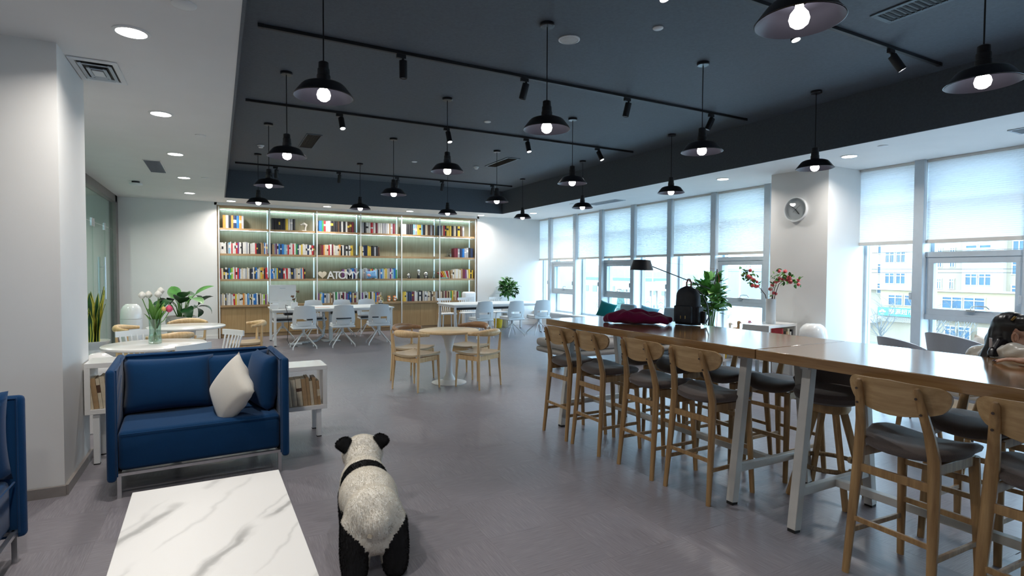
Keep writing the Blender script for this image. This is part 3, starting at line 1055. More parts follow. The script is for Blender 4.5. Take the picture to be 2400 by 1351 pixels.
def book_into(mb, m, th, dp, ht, i0, i1, i2, label):
    """spine faces -y; covers i0, pages i1, spine title patch i2"""
    def q(a, idx):
        f = mb.bm.faces.new([mb.bm.verts.new(m @ Vector(p)) for p in a])
        f.material_index = idx
    h = th / 2
    q([(-h, 0, 0), (-h, 0, ht), (-h, dp, ht), (-h, dp, 0)], i0)
    q([(h, 0, 0), (h, dp, 0), (h, dp, ht), (h, 0, ht)], i0)
    c = min(0.003, th * .2)
    q([(-h + c, 0.003, ht - 0.003), (h - c, 0.003, ht - 0.003), (h - c, dp - 0.002, ht - 0.003), (-h + c, dp - 0.002, ht - 0.003)], i1)
    q([(-h + c, dp - 0.002, 0), (-h + c, dp - 0.002, ht - .003), (h - c, dp - 0.002, ht - .003), (h - c, dp - 0.002, 0)], i1)
    q([(-h, 0, 0), (-h, dp, 0), (h, dp, 0), (h, 0, 0)], i0)
    if label:
        za, zb = label
        b = -th * .12
        zs = [(0, za, i0), (za, zb, i2), (zb, ht, i0)]
    else:
        b = -th * .12
        zs = [(0, ht, i0)]
    for z0, z1, ix in zs:
        q([(-h, 0, z0), (0, b, z0), (0, b, z1), (-h, 0, z1)], ix)
        q([(0, b, z0), (h, 0, z0), (h, 0, z1), (0, b, z1)], ix)
    q([(-h, 0, ht), (0, b, ht), (h, 0, ht)], i0)
    for sx in (-1, 1):
        q([(sx * h, 0, ht), (sx * (h - c), 0.003, ht), (sx * (h - c), dp, ht), (sx * h, dp, ht)], i0)


def row(code, x0, x1, z, y, bay_i, shelf_name, hmin, hmax, group, lean=0.0, dmin=0.15, dmax=0.21, uniform=False):
    rnd = random.Random(hash_(code + shelf_name + str(bay_i)))
    code = code.replace(' ', '')
    ths = [rnd.uniform(0.7, 1.35) for _ in code]
    s = (x1 - x0) / sum(ths)
    x = x0
    hh = rnd.uniform(hmin, hmax)
    for k, (ch, tw) in enumerate(zip(code, ths)):
        th = tw * s
        ht = hh * rnd.uniform(.985, 1.0) if uniform else rnd.uniform(hmin, hmax)
        dp = rnd.uniform(dmin, dmax)
        a = lean
        if not uniform and lean == 0 and rnd.random() < .12:
            a = R(rnd.uniform(-4, -1))
        lab = None
        if th > .016 and rnd.random() < .28:
            za = ht * rnd.uniform(.35, .6)
            lab = (za, za + ht * rnd.uniform(.12, .3))
        books.append(dict(ch=ch, th=th * .93 * math.cos(a), dp=dp, ht=ht, x=x + th / 2, y=y, z=z, a=a, lab=lab,
                          label='%s book, %s from bay start, %s' % (BC[ch][1], nth(k), shelf_name), group=group))
        x += th


def nth(k):
    if k < 20:
        return ORD[k]
    return ('thirtieth' if k == 29 else ('twenty-' if k < 29 else 'thirty-') + ORD[(k - 20) % 10])


def hash_(s):
    h = 7
    for c in s:
        h = (h * 31 + ord(c)) % 1000003
    return h


SN = ['lowest shelf', 'third shelf', 'second shelf', 'top shelf']
bays = ['first bay by the glass door', 'second bay', 'third bay', 'fourth bay', 'fifth bay', 'last bay by the desks']
SHELF = {3: [('owkonboe', .06, .49), ('kkkkkkywek', .03, .55), ('bgrewkkkdkwkwddm', .04, .88), ('ekwwrwmwweewtem', .03, .88), ('eekkkseyyskcded', .02, .90), ('ncrkyykckyde', .0, .72)],
         2: [('wwwwkeswrwwrpwwkwwewkwwwrkkkttbwm', .0, .99), ('ktepwbnbserwwrwgnwywwwnwwrm', .0, .98), ('dmocccrwmcwwcokwkwkwyy', .05, .86), ('ywnnyykkekd', .0, .48), None, ('mmenbeekn', .42, .99)],
         1: [('rckwkbglwrwrbwcwwecwknwkbwcyokrr', .0, .99), ('bbwsynknkrwrwekneCwcbcrk'.lower(), .0, .77), ('pcnewbpe', .60, .97), ('scewepyrgwskebscycepwsbg', .0, .93), None, ('twcwcwtmmpcyky', .33, .99)],
         0: [('ecwkewwewrywcwwocwbswkwbbwkcwlpc', .0, .99), None, ('pysbwewtcdwgwpcwmwpbkbdcmew', .02, .98), ('pwwwykwybrpc', .02, .52), ('yyeknnmmwwkwkcewecckctce', .05, .99), ('tcdcmtdcgytcmeg', .0, .62)]}
for lv, lst in SHELF.items():
    for bi, e in enumerate(lst):
        if not e:
            continue
        code, a, b = e
        xa, xb = PX[bi] + 0.02, PX[bi + 1] - 0.03
        hi = lv == 3
        row(code, xa + (xb - xa) * a, xa + (xb - xa) * b, LV[lv], YB + 0.075, bi, '%s, %s' % (SN[lv], bays[bi]),
            0.262 if hi else 0.228, 0.292 if hi else 0.272, 'books on the lit bookcase', uniform=hi, dmin=.16, dmax=.22)
# leaning red, orange, yellow books in the last bay
for k, (ch, a) in enumerate((('r', 38), ('o', 30), ('y', 24), ('w', 18), ('r', 14), ('c', 8))):
    books.append(dict(ch=ch, th=.022, dp=.17, ht=.21, x=PX[5] + .12 + .035 * k + .02, y=YB + .08, z=LV[1] + .001, a=-R(a), lab=None,
                      label='%s book leaning over, %s of the leaning row in the last bay' % (BC[ch][1], ORD[k]), group='books on the lit bookcase'))

# ------------------------------------------------------------------ white open cube shelves beside the sofa and at the windows
def cube_shelf(name, label, w_, dpt, zb, zt, loc, rz, inset=0.05):
    t = thing(name, label, 'shelf', loc, rz)
    h = zt - zb
    k = .038
    MB().box((0, 0, zt - k / 2), (w_, dpt, k), bev=.002).obj('top_board', GLOSS_W, t)
    MB().box((0, 0, zb + k / 2), (w_, dpt, k), bev=.002).obj('bottom_board', GLOSS_W, t)
    for sx in (-1, 1):
        MB().box((sx * (w_ / 2 - k / 2), 0, zb + h / 2), (k, dpt, h - 2 * k), bev=.001).obj('side_board', GLOSS_W, t)
    leg = MB().box((0, 0, zb / 2 + .004), (.042, .042, zb - .008), bev=.003).mesh('leg', WHITE_METAL)
    pad = MB().box((0, 0, .004), (.042, .042, .008)).mesh('foot_pad', RUBBER)
    for sx in (-1, 1):
        for sy in (-1, 1):
            l = link('leg', leg, t, (sx * (w_ / 2 - inset - .021), sy * (dpt / 2 - inset * .7), 0))
            link('foot_pad', pad, l)
    return t


cube_shelf('open_shelf', 'white open shelf on legs between pillar and blue sofa', .69, .34, .405, .81, (-0.585, 5.535, 0), 0)
cube_shelf('open_shelf', 'white open shelf on short legs past the blue sofa, books inside', .70, .36, .26, .665, (0.545, 5.53, 0), 0)
row('ctcctkck', -0.895, -0.64, .443, 5.385, 0, 'white shelf by the pillar', .22, .26, 'old books in the shelf by the pillar', lean=R(-6), dmin=.15, dmax=.2)
row('dkctectcccttctt', 0.30, 0.845, .298, 5.375, 0, 'white shelf past the blue sofa', .22, .27, 'old books in the shelf past the sofa', lean=R(-5), dmin=.15, dmax=.2)
cube_shelf('open_shelf', 'white open shelf with a vase on top beside the clock column', .78, .40, .30, .80, (7.16, 5.38, 0), R(8))
cube_shelf('low_shelf', 'low white shelf with slanted books and duck ornaments by the window', .90, .34, .23, .61, (7.02, 5.90, 0), R(2))

# ------------------------------------------------------------------ office desk
def desk(label, x0, x1, y0, y1):
    cx, cy = (x0 + x1) / 2, (y0 + y1) / 2
    L, D = x1 - x0, y1 - y0
    t = thing('long_desk', label, 'desk', (cx, cy, 0))
    MB().box((0, 0, .735), (L, D, .026), bev=.003).obj('desk_top', PLASTIC_W, t)
    bm_ = MB()
    for sx in (-1, 1):
        bm_.box((sx * (L / 2 - .05), 0, .70), (.05, D - .06, .045))
    for sy in (-1, 1):
        bm_.box((0, sy * (D / 2 - .12), .70), (L - .1, .04, .045))
    bm_.obj('under_frame', WHITE_METAL, t)
    for sx in (-1, 1):
        for sy in (-1, 1):
            l = MB().beam((sx * (L / 2 - .05), sy * (D / 2 - .045), .015), (sx * (L / 2 - .055), sy * (D / 2 - .075), .70), .06, .05, bev=.003).obj('leg', WHITE_METAL, t)
            MB().cyl((sx * (L / 2 - .05), sy * (D / 2 - .045), 0), (sx * (L / 2 - .05), sy * (D / 2 - .045), .016), .022, seg=10).obj('foot', BLACK, l)
    for u in (-.28, .1):
        MB().box((u * L, 0, .64), (.55, .28, .09), bev=.004).obj('cable_tray', BLACK, t)
    c = MB().box((-.02, 0, .35), (.075, .075, .68), bev=.003).obj('cable_column', WHITE_METAL, t)
    MB().box((-.02, 0, .008), (.36, .36, .016), bev=.003).obj('base_plate', WHITE_METAL, c)
    return t


desk('long white office desk with a computer, before the bookcase', 0.97, 3.47, 12.1, 13.25)
desk('long white desk by the back window corner with a potted tree behind', 4.90, 7.35, 12.1, 13.25)

# shell chair on star base
def shell_pt(u, v, off=0.0):
    """u across -1..1, v 0 bottom .. 1 top"""
    wd = .205 + .03 * math.sin(PI * min(1, v * 1.1)) - .02 * v
    x = -.20 - .045 * v + .05 * u * u * (1 - .3 * v) - off
    if v < .12:
        x += (0.12 - v) * .5
    y = u * wd
    z = .40 + .46 * v - .02 * u * u * (v > .9)
    return (x, y, z)


def office_chair(label, pad, group):
    t = thing('office_chair', label, 'chair', (0, 0, 0), 0, group)
    mb = MB()
    nu, nv = 12, 14
    def skip(i, j):
        return 2 <= j <= 5 and 2 <= i <= 9
    for side, off in ((0, 0.0), (1, .014)):
        g = [[mb.bm.verts.new(shell_pt(2 * i / nu - 1, j / nv, off)) for j in range(nv + 1)] for i in range(nu + 1)]
        if side == 0:
            g0 = g
        for i in range(nu):
            for j in range(nv):
                if not skip(i, j):
                    mb.bm.faces.new((g[i][j], g[i + 1][j], g[i + 1][j + 1], g[i][j + 1]))
    def rim(path):
        for (a, b), (c, d) in zip(path, path[1:] + path[:1]):
            mb.bm.faces.new((g0[a][b], g0[c][d], g[c][d], g[a][b]))
    rim([(i, 0) for i in range(nu)] + [(nu, j) for j in range(nv)] + [(i, nv) for i in range(nu, 0, -1)] + [(0, j) for j in range(nv, 0, -1)])
    rim([(i, 2) for i in range(2, 10)] + [(10, j) for j in range(2, 6)] + [(i, 6) for i in range(10, 2, -1)] + [(2, j) for j in range(6, 2, -1)])
    mb.obj('back_shell', PLASTIC_B, t)
    MB().sheet(lambda u, v: shell_pt((2 * u - 1) * .62, .16 + .17 * v, -.012), 6, 3, lambda u, v: shell_pt((2 * u - 1) * .62, .16 + .17 * v, .002)).obj('lumbar_panel', PLASTIC_B, t)
    MB().box((.02, 0, .452), (.44, .43, .05), bev=.022, seg=3).obj('seat_pad', pad, t)
    MB().box((.0, 0, .415), (.46, .45, .04), bev=.018, seg=3).obj('seat_shell', PLASTIC_B, t)
    MB().cyl((0, 0, .24), (0, 0, .41), .024, .03, 14).obj('column', WHITE_METAL, t)
    lm = MB().tube([(0.0, 0, .30), (.04, 0, .285), (.285, 0, .065), (.305, 0, .045), (.312, 0, .0)], [.013, .013, .011, .010, .010], 8).mesh('leg', WHITE_METAL)
    for k in range(4):
        link('leg', lm, t, (0, 0, 0), PI / 4 + k * PI / 2)
    return t


office = office_chair('pale grey shell chair, first at the long desk with the computer, back to camera', PLASTIC_B, 'shell chairs at the white desks')
office_far = office_chair('shell chair hidden behind the computer monitor', DARK_PAD, 'shell chairs at the white desks')
office_far.location = (1.28, 13.36, 0)
office_far.rotation_euler.z = R(-90)
office.location = (1.5, 11.66, 0)
office.rotation_euler.z = R(90)
OC = [(2.25, 11.64, 88, 'pale grey shell chair, middle one before the computer desk, back to camera'), (3.0, 11.68, 84, 'pale grey shell chair at the plant figurine end of the computer desk'),
      (1.98, 13.4, -88, 'white shell chair across the computer desk, beside the monitor'),
      (2.62, 13.38, -90, 'white shell chair across the computer desk, middle of far side'), (3.2, 13.4, -93, 'white shell chair across the computer desk, behind the birdcage panda'),
      (5.42, 11.72, 92, 'pale grey shell chair at the window-corner desk, nearest the oak table'), (6.22, 11.68, 93, 'pale grey shell chair, middle one at the window-corner desk'),
      (7.0, 11.75, 88, 'pale grey shell chair at the window-corner desk, nearest the windows')]
for x, y, a, l in OC:
    dup(office_far if y > 13 else office, l, (x, y, 0), R(a))

# white spindle chair
def spindle_chair(label, group):
    t = thing('spindle_chair', label, 'chair', (0, 0, 0), 0, group)
    MB().prism([(-.19, -.18), (-.05, -.21), (.14, -.215), (.2, -.19), (.21, 0), (.2, .19), (.14, .215), (-.05, .21), (-.19, .18)], .43, .46).obj('seat', PLASTIC_W, t)
    def rail(u, o):
        y = (2 * u - 1) * .2
        return (-.245 - .02 * math.cos(y / .2 * PI / 2) + o, y)
    MB().sheet(lambda u, v: (*rail(u, -.009), .775 + .065 * v), 10, 1, lambda u, v: (*rail(u, .009), .775 + .065 * v)).obj('top_rail', PLASTIC_W, t)
    for k in range(6):
        u = (k + .5) / 6
        y = (2 * u - 1) * .185
        MB().tube([(-.165, y * .88, .455), (rail(u, 0)[0], y, .79)], [.008, .011], 8).obj('spindle', PLASTIC_W, t)
    for sx in (-1, 1):
        for sy in (-1, 1):
            MB().tube([(sx * .20 - .01, sy * .2, 0), (sx * .15, sy * .165, .435)], [.011, .016], 10).obj('leg', PLASTIC_W, t)
    return t


sc = spindle_chair('white spindle chair behind the tulip table, nearest the glass door', 'white spindle chairs')
sc.location = (-.74, 7.56, 0)
sc.rotation_euler.z = R(-60)
for x, y, a, l in ((-.38, 6.27, 135, 'white spindle chair directly behind the blue sofa'), (-.05, 7.22, 212, 'white spindle chair on the open side of the tulip table'),
                   (5.25, 13.42, -90, 'white spindle chair across the window-corner desk, nearest the bookcase doors'), (5.85, 13.45, -88, 'white spindle chair across the window-corner desk, second from the bookcase'),
                   (6.75, 13.42, -90, 'white spindle chair across the window-corner desk, beside the potted tree'), (7.15, 13.5, -95, 'white spindle chair at the far corner under the potted tree')):
    if l.endswith('potted tree') and y == 13.5:
        continue
    dup(sc, l, (x, y, 0), R(a))

# elbow chair
def elbow_chair(label, group):
    t = thing('elbow_chair', label, 'chair', (0, 0, 0), 0, group)
    for s in (-1, 1):
        MB().tube([(-.215, s * .225, 0), (-.195, s * .215, .30), (-.19, s * .212, .45), (-.195, s * .222, .60), (-.20, s * .232, .725)], [.011, .018, .021, .017, .012], 12).obj('leg', ASH, t)
        MB().tube([(.20, s * .225, 0), (.19, s * .215, .30), (.185, s * .213, .44)], [.011, .018, .020], 12).obj('leg', ASH, t)
        MB().beam((-.19, s * .21, .405), (.185, s * .21, .405), .018, .06, bev=.003).obj('apron', ASH, t)
    for x in (-.19, .185):
        MB().beam((x, -.21, .405), (x, .21, .405), .018, .06, bev=.003).obj('apron', ASH, t)
    n = 24
    pts, rad = [], []
    for k in range(n + 1):
        a = -1 + 2 * k / n
        ang = a * R(72)
        x = -.03 - .225 * math.cos(ang) + .05 * abs(a) ** 3
        y = .262 * math.sin(ang) / math.sin(R(72))
        pts.append((x, y, .718 + .024 * math.cos(ang)))
        rad.append(.019 + .025 * max(0, (math.cos(ang * 1.25) - .0)) ** 1.4)
    MB().tube(pts, rad, 12, flat=1.12).obj('backrest', ASH, t)
    def st(u, v, o):
        a, b = 2 * u - 1, 2 * v - 1
        f = 1 - .06 * b * b
        return (.225 * a * f + .0, .24 * b * (1 - .05 * a * a), .448 + o + .022 * abs(b) ** 2.2 - .012 * (1 - a * a))
    MB().sheet(lambda u, v: st(u, v, .016), 10, 10, lambda u, v: st(u, v, -.010)).obj('seat', BEIGE_FAB, t)
    return t


ec = elbow_chair('light wood elbow chair at the oak table, nearest the panda', 'elbow chairs at the oak table')
ec.location = (2.31, 7.02, 0)
ec.rotation_euler.z = R(29)
for x, y, a, l, g in ((3.10, 6.79, 115, 'light wood elbow chair at the oak table, nearest the bar stools', None), (3.27, 7.48, 207, 'elbow chair across the oak table, window side, dark back rail', None),
                      (2.45, 7.60, -56, 'elbow chair across the oak table, nearest the white desks', None),
                      (-.98, 9.22, -8, 'wooden elbow chair beside the domed white bin', 'elbow chairs at the bare white table'), (-.42, 9.86, -95, 'wooden elbow chair before the broad-leaved plant', 'elbow chairs at the bare white table'),
                      (-.55, 8.08, 118, 'wooden elbow chair between the two white round tables', 'elbow chairs at the bare white table'), (.36, 9.22, 185, 'light elbow chair pulled out toward the bookcase doors', 'elbow chairs at the bare white table')):
    q = dup(ec, l, (x, y, 0), R(a), g)
    if 'across' in l:
        for ch in q.children:
            if ch.name.startswith('backrest'):
                ch.material_slots[0].link = 'OBJECT'
                ch.material_slots[0].material = WALNUT
                ch['label'] = 'dark brown curved back rail'

# tulip-base tables
def pedestal(name, label, x, y, r, h, topm, bm_):
    t = thing(name, label, 'table', (x, y, 0))
    MB().lathe([(r - .012, h - .03), (r, h - .022), (r, h - .004), (r - .006, h), (0, h)], seg=56).obj('table_top', topm, t)
    MB().lathe([(r * .58, 0), (r * .58, .008), (r * .45, .018), (.09, .045), (.048, .12), (.038, .28), (.045, .46), (.075, .60), (.12, .68), (.14, h - .028)], seg=40).obj('pedestal', bm_, t)
    return t


pedestal('round_table', 'round oak-topped pedestal table in the middle of the room', 2.83, 7.17, .415, .735, ASH_TOP, PLASTIC_W)
pedestal('round_table', 'round white pedestal table with the tulip vase, behind the sofa', -.61, 7.2, .495, .735, GLOSS_W, PLASTIC_W)
pedestal('round_table', 'bare round white table beyond the tulip table', -.40, 9.3, .50, .735, GLOSS_W, PLASTIC_W)

# ------------------------------------------------------------------ bar tables
def bar_table(label, y0, y1, fy):
    x0, x1, h = 2.955, 3.895, 1.07
    cx = (x0 + x1) / 2
    t = thing('bar_table', label, 'table', (cx, (y0 + y1) / 2, 0))
    oy = (y0 + y1) / 2
    MB().box((0, 0, h - .031), (x1 - x0, y1 - y0, .062), bev=.004).obj('table_top', TABLE_WOOD, t)
    for y in fy:
        y -= oy
        MB().box((0, y, h - .081), (.66, .055, .036), bev=.003).obj('top_rail', GREY_METAL, t)
        for s in (-1, 1):
            l = MB().beam((s * .395, y, .016), (s * .275, y, h - .09), .056, .056, upv=(0, 1, 0), bev=.004).obj('leg', GREY_METAL, t)
            MB().box((s * .396, y, .009), (.05, .05, .018), bev=.002).obj('foot', RUBBER, l)
        MB().box((0, y, .235), (.70, .04, .05), bev=.003).obj('cross_bar', GREY_METAL, t)
    MB().box((0, (fy[0] + fy[1]) / 2 - oy, .235), (.05, fy[1] - fy[0] - .04, .045), bev=.003).obj('long_beam', GREY_METAL, t)
    MB().box((0, 0, h - .078), (.05, y1 - y0 - .5, .03)).obj('long_rail', GREY_METAL, t)


bar_table('high brown bar table with the coat and backpack on it', 2.325, 4.81, (2.54, 4.62))
bar_table('high brown bar table with the woman leaning on it', -.16, 2.317, (.06, 2.09))

# bar stool -----------------------------------------------------------------
def bar_stool(label, group):
    t = thing('bar_stool', label, 'bar stool', (0, 0, 0), 0, group)
    for s in (-1, 1):
        l = MB().tube([(-.232, s * .196, 0), (-.200, s * .184, .35), (-.180, s * .174, .60), (-.178, s * .170, .69), (-.196, s * .158, .80), (-.235, s * .142, .93), (-.258, s * .134, 1.005), (-.262, s * .132, 1.02)],
                  [.018, .0235, .0275, .0275, .024, .021, .018, .010], 10, flat=.85).obj('leg', OAK, t)
        for z, x in ((.90, -.248), (.975, -.272)):
            MB().cyl((x, s * (.146 if z < .95 else .136), z), (x - .004, s * (.146 if z < .95 else .136), z - .001), .006, seg=8).obj('screw_cap', TWIG, l)
        MB().tube([(.225, s * .182, 0), (.205, s * .172, .35), (.185, s * .162, .655)], [.018, .022, .025], 10, flat=.85).obj('leg', OAK, t)
        MB().beam((-.185, s * .165, .635), (.185, s * .16, .635), .020, .05, bev=.003).obj('apron', OAK, t)
        MB().beam((-.21, s * .183, .225), (.21, s * .175, .225), .016, .026, bev=.003).obj('stretcher', OAK, t)
    MB().beam((-.185, -.176, .555), (-.185, .176, .555), .016, .042, bev=.003).obj('stretcher', OAK, t)
    MB().beam((-.207, -.186, .29), (-.207, .186, .29), .016, .026, bev=.003).obj('stretcher', OAK, t)
    MB().beam((.205, -.175, .32), (.205, .175, .32), .020, .030, bev=.003).obj('stretcher', OAK, t)
    MB().beam((.19, -.16, .53), (.19, .16, .53), .016, .030, bev=.003).obj('stretcher', OAK, t)
    MB().beam((-.02, -.16, .640), (-.02, .16, .640), .03, .03).obj('seat_rail', OAK, t)
    # saddle seat
    def ring(a):
        c, s = math.cos(a), math.sin(a)
        n = 2.9
        k = (abs(c) ** n + abs(s) ** n) ** (-1 / n)
        return c * k, s * k
    mb = MB()
    prof = [(0.0, .034, 1), (.35, .033, 1), (.7, .030, 1), (.9, .022, 1), (.985, .006, 1), (1.0, -.004, 1), (.975, -.020, 0), (.85, -.032, 0), (.4, -.036, 0), (0.0, -.036, 0)]
    seg = 32
    rings = []
    for r_, z_, _ in prof:
        if r_ == 0:
            rings.append([mb.bm.verts.new((.0, 0, .682 + z_))])
            continue
        rr = []
        for k in range(seg):
            u, v = ring(2 * PI * k / seg)
            x, y = .232 * u * r_ + .020, (.232 - .018 * (u < 0) * abs(u)) * v * r_
            z = .682 + z_ + .052 * abs(y / .232) ** 2.4 * (.65 + .35 * (u > 0)) - .014 * max(0, u * r_) ** 2 + .012 * max(0, -u * r_) ** 2
            rr.append(mb.bm.verts.new((x, y, z)))
        rings.append(rr)
    for A, B in zip(rings, rings[1:]):
        for k in range(seg):
            k2 = (k + 1) % seg
            if len(A) == 1:
                mb.bm.faces.new((A[0], B[k], B[k2]))
            elif len(B) == 1:
                mb.bm.faces.new((A[k], B[0], A[k2]))
            else:
                mb.bm.faces.new((A[k], B[k], B[k2], A[k2]))
    mb.obj('seat', SEAT_FAB, t, ang=60)
    # curved back board with rounded ends
    def bp(u, v, o):
        a, b = math.sin((u - .5) * PI), 2 * v - 1
        y = .232 * a
        top, bot = .965 + .074 - .014 * abs(a), .965 - .100 + .056 * a * a
        if abs(a) > .80:
            e = max(.02, 1 - ((abs(a) - .80) / .2) ** 2) ** .5
            m_ = (top + bot) / 2 + .008
            top, bot = m_ + (top - m_) * e, m_ + (bot - m_) * e
        z = bot + (top - bot) * v
        x = -.232 - .36 * (z - .93) * .5 + .075 * a * a + o
        return (x, y, z)
    MB().sheet(lambda u, v: bp(u, v, -.008), 22, 6, lambda u, v: bp(u, v, .008)).obj('backrest', OAK_Y, t, ang=50)
    return t


bs = bar_stool('oak bar stool on the room side, at the far end of the bar', 'oak bar stools')
bs.location = (3.03, 4.385, 0)
BS = [(3.04, 3.91, 0, 'oak bar stool on the room side, second from the far end'), (3.07, 3.295, -1, 'oak bar stool on the room side, before the coat'),
      (3.085, 2.785, 1, 'oak bar stool on the room side, before the table seam'), (3.085, 1.475, -2, 'oak bar stool seen largest, on the room side of the near table'),
      (3.085, .93, 0, 'oak bar stool nearest the camera, cut by the frame edge'),
      (3.80, 4.22, 180, 'oak bar stool on the window side, at the far end of the bar'), (3.80, 3.72, 182, 'oak bar stool on the window side, behind the coat'),
      (3.83, 3.22, 178, 'oak bar stool on the window side, behind the backpack'), (3.90, 2.80, 181, 'oak bar stool on the window side, before the table seam'),
      (3.86, 1.52, 180, 'oak bar stool on the window side, nearest the woman'), (4.42, 1.10, 172, 'oak bar stool the woman sits on')]
for x, y, a, l in BS:
    dup(bs, l, (x, y, 0), R(a))

# swivel stool with rope-wrapped ring
t = thing('swivel_stool', 'round taupe bucket stool with a rope-wrapped foot ring under the table', 'bar stool', (3.72, 2.32, 0), R(180))
MB().lathe([(.10, .66), (.17, .665), (.212, .685), (.225, .72), (.215, .745), (.18, .758), (0, .752)], seg=36).obj('seat', SEAT_FAB, t)
MB().sheet(lambda u, v: (-(.205 + .05 * v) * math.cos((2 * u - 1) * R(88)), (.21 + .04 * v) * math.sin((2 * u - 1) * R(88)), .70 + (.27 * math.cos((2 * u - 1) * R(75)) ** .8) * v + .005), 20, 5,
           lambda u, v: (-(.228 + .055 * v) * math.cos((2 * u - 1) * R(90)), (.232 + .045 * v) * math.sin((2 * u - 1) * R(90)), .69 + (.27 * math.cos((2 * u - 1) * R(75)) ** .8) * v)).obj('backrest', SEAT_FAB, t)
MB().lathe([(.0, .60), (.12, .60), (.13, .62), (.13, .655), (0, .665)], seg=24).obj('hub', OAK, t)
for k in range(4):
    a = PI / 4 + k * PI / 2 + .2
    MB().beam((.255 * math.cos(a), .255 * math.sin(a), 0), (.085 * math.cos(a), .085 * math.sin(a), .63), .030, .042, upv=(math.cos(a), math.sin(a), .3), bev=.006, w1=1.1).obj('leg', OAK, t)
rg = MB().tube([(.198 * math.cos(2 * PI * k / 40), .198 * math.sin(2 * PI * k / 40), .235) for k in range(40)], .016, 10, closed=True).obj('foot_ring', wood('rope', (.10, .07, .04), (.26, .18, .10), 'z', .8, 3), t)
for k in range(4):
    a = PI / 4 + k * PI / 2 + .55
    MB().tube([(.198 * math.cos(a + d), .198 * math.sin(a + d), .235) for d in (-.06, 0, .06)], .024, 10).obj('knot', BEIGE_FAB, rg)

# ------------------------------------------------------------------ lounge: sofas, coffee table
def pillow_me(name, mat, w_, h_, t_, p=.42):
    mb = MB()
    n = 14
    def pt(u, v, s):
        a, b = 2 * u - 1, 2 * v - 1
        th = (max(0, 1 - a * a) * max(0, 1 - b * b)) ** p
        k = 1 - .07 * (1 - abs(b) ** 2) * abs(a) ** 3
        k2 = 1 - .07 * (1 - abs(a) ** 2) * abs(b) ** 3
        wr = .008 * math.sin(9 * a + 5 * b) * th + .006 * math.sin(14 * b - 7 * a) * th
        return (w_ / 2 * a * k, s * (t_ / 2 * th + wr * (s > 0)), h_ / 2 * b * k2)
    mb.sheet(lambda u, v: pt(u, v, 1), n, n)
    mb.sheet(lambda u, v: pt(u, v, -1), n, n)
    bmesh.ops.remove_doubles(mb.bm, verts=mb.bm.verts[:], dist=.0004)
    return mb.mesh(name, mat, 180)


def slab(name, mat, p, sx, sy, sz, parent, rot=None, bev=.03):
    return MB().box(p, (sx, sy, sz), rot=rot, bev=bev, seg=3).obj(name, mat, parent, ang=80)


def sofa(label, wd, dp, loc, rz, pillows=True):
    """front faces -y, base point at front centre"""
    t = thing('alcove_sofa', label, 'sofa', loc, rz)
    th = .055
    for s in (-1, 1):
        a = MB().box((s * (wd / 2 - th / 2), dp / 2, .50), (th, dp, .76), bev=.024, seg=3).obj('arm_panel', NAVY, t, ang=80)
        pts = [(s * (wd / 2 - th - .001), .03, .15), (s * (wd / 2 - th - .001), .03, .868), (s * (wd / 2 - th - .001), dp - .05, .868)]
        MB().tube(pts, .006, 6).obj('piping', NAVY, a)
        for k in range(3):
            z = .78 - .13 * k
            MB().tube([(s * (wd / 2 - th), .10, z - .02), (s * (wd / 2 - th), dp * .55, z + .12)], .003, 6).obj('seam', NAVY, a)
    b = MB().box((0, dp - th / 2, .50), (wd - 2 * th, th, .76), bev=.024, seg=3).obj('back_panel', NAVY, t, ang=80)
    MB().tube([(-wd / 2 + th, dp - th - .003, .868), (wd / 2 - th, dp - th - .003, .868)], .006, 6).obj('piping', NAVY, b)
    sw = wd - 2 * th - .004
    MB().box((0, dp / 2 + .02, .31), (sw, dp - th - .02, .275), bev=.035, seg=3).obj('seat', NAVY, t, ang=80)
    MB().tube([(-sw / 2 + .02, .04, .43), (sw / 2 - .02, .04, .43)], .005, 6).obj('piping', NAVY, t)
    f = MB()
    for s in (-1, 1):
        for y in (.045, dp - .05):
            f.beam((s * (sw / 2 - .01), y, 0), (s * (sw / 2 - .01), y, .155), .024, .024)
        f.beam((s * (sw / 2 - .01), .045, .160), (s * (sw / 2 - .01), dp - .05, .160), .024, .02)
    f.beam((-sw / 2, .045, .160), (sw / 2, .045, .160), .024, .02)
    f.beam((-sw / 2, dp - .05, .160), (sw / 2, dp - .05, .160), .024, .02)
    f.obj('steel_frame', CHROME, t)
    return t, sw


s1, sw = sofa('blue two-seat alcove sofa facing the marble table', 1.145, .83, (-.093, 4.50, 0), R(3.0))
pm = pillow_me('back_cushion', NAVY, .62, .42, .21, .34)
o = link('blue_cushion', pm, None, (-.345, 5.10, .655), rot=(R(-12), 0, R(2)))
tag(o, 'wide blue back cushion on the sofa, pillar end', 'cushion')
o = link('blue_cushion', pillow_me('cushion', NAVY, .50, .42, .20, .36), None, (.15, 5.14, .655), rot=(R(-10), R(-3), R(4)))
tag(o, 'blue back cushion behind the cream pillow', 'cushion')
o = link('blue_cushion', pillow_me('cushion', NAVY, .44, .44, .19, .3), None, (.315, 4.90, .665), rot=(R(-6), R(2), R(-76)))
tag(o, 'blue cushion standing against the sofa arm, past the cream pillow', 'cushion')
o = link('cream_pillow', pillow_me('pillow', CREAM, .42, .42, .17, .40), None, (.085, 4.73, .63), rot=(R(-20), R(38), R(-74)))
tag(o, 'cream pillow tilted on its corner on the blue sofa', 'pillow')
s2, _ = sofa('blue alcove sofa cut off by the frame edge', 1.15, .80, (-.905, 3.265, 0), R(91), False)
o = link('blue_cushion', pillow_me('cushion', NAVY, .50, .48, .20, .3), None, (-1.20, 3.69, .69), rot=(R(8), 0, R(6)))
tag(o, 'blue cushion against the arm of the cut-off sofa', 'cushion')

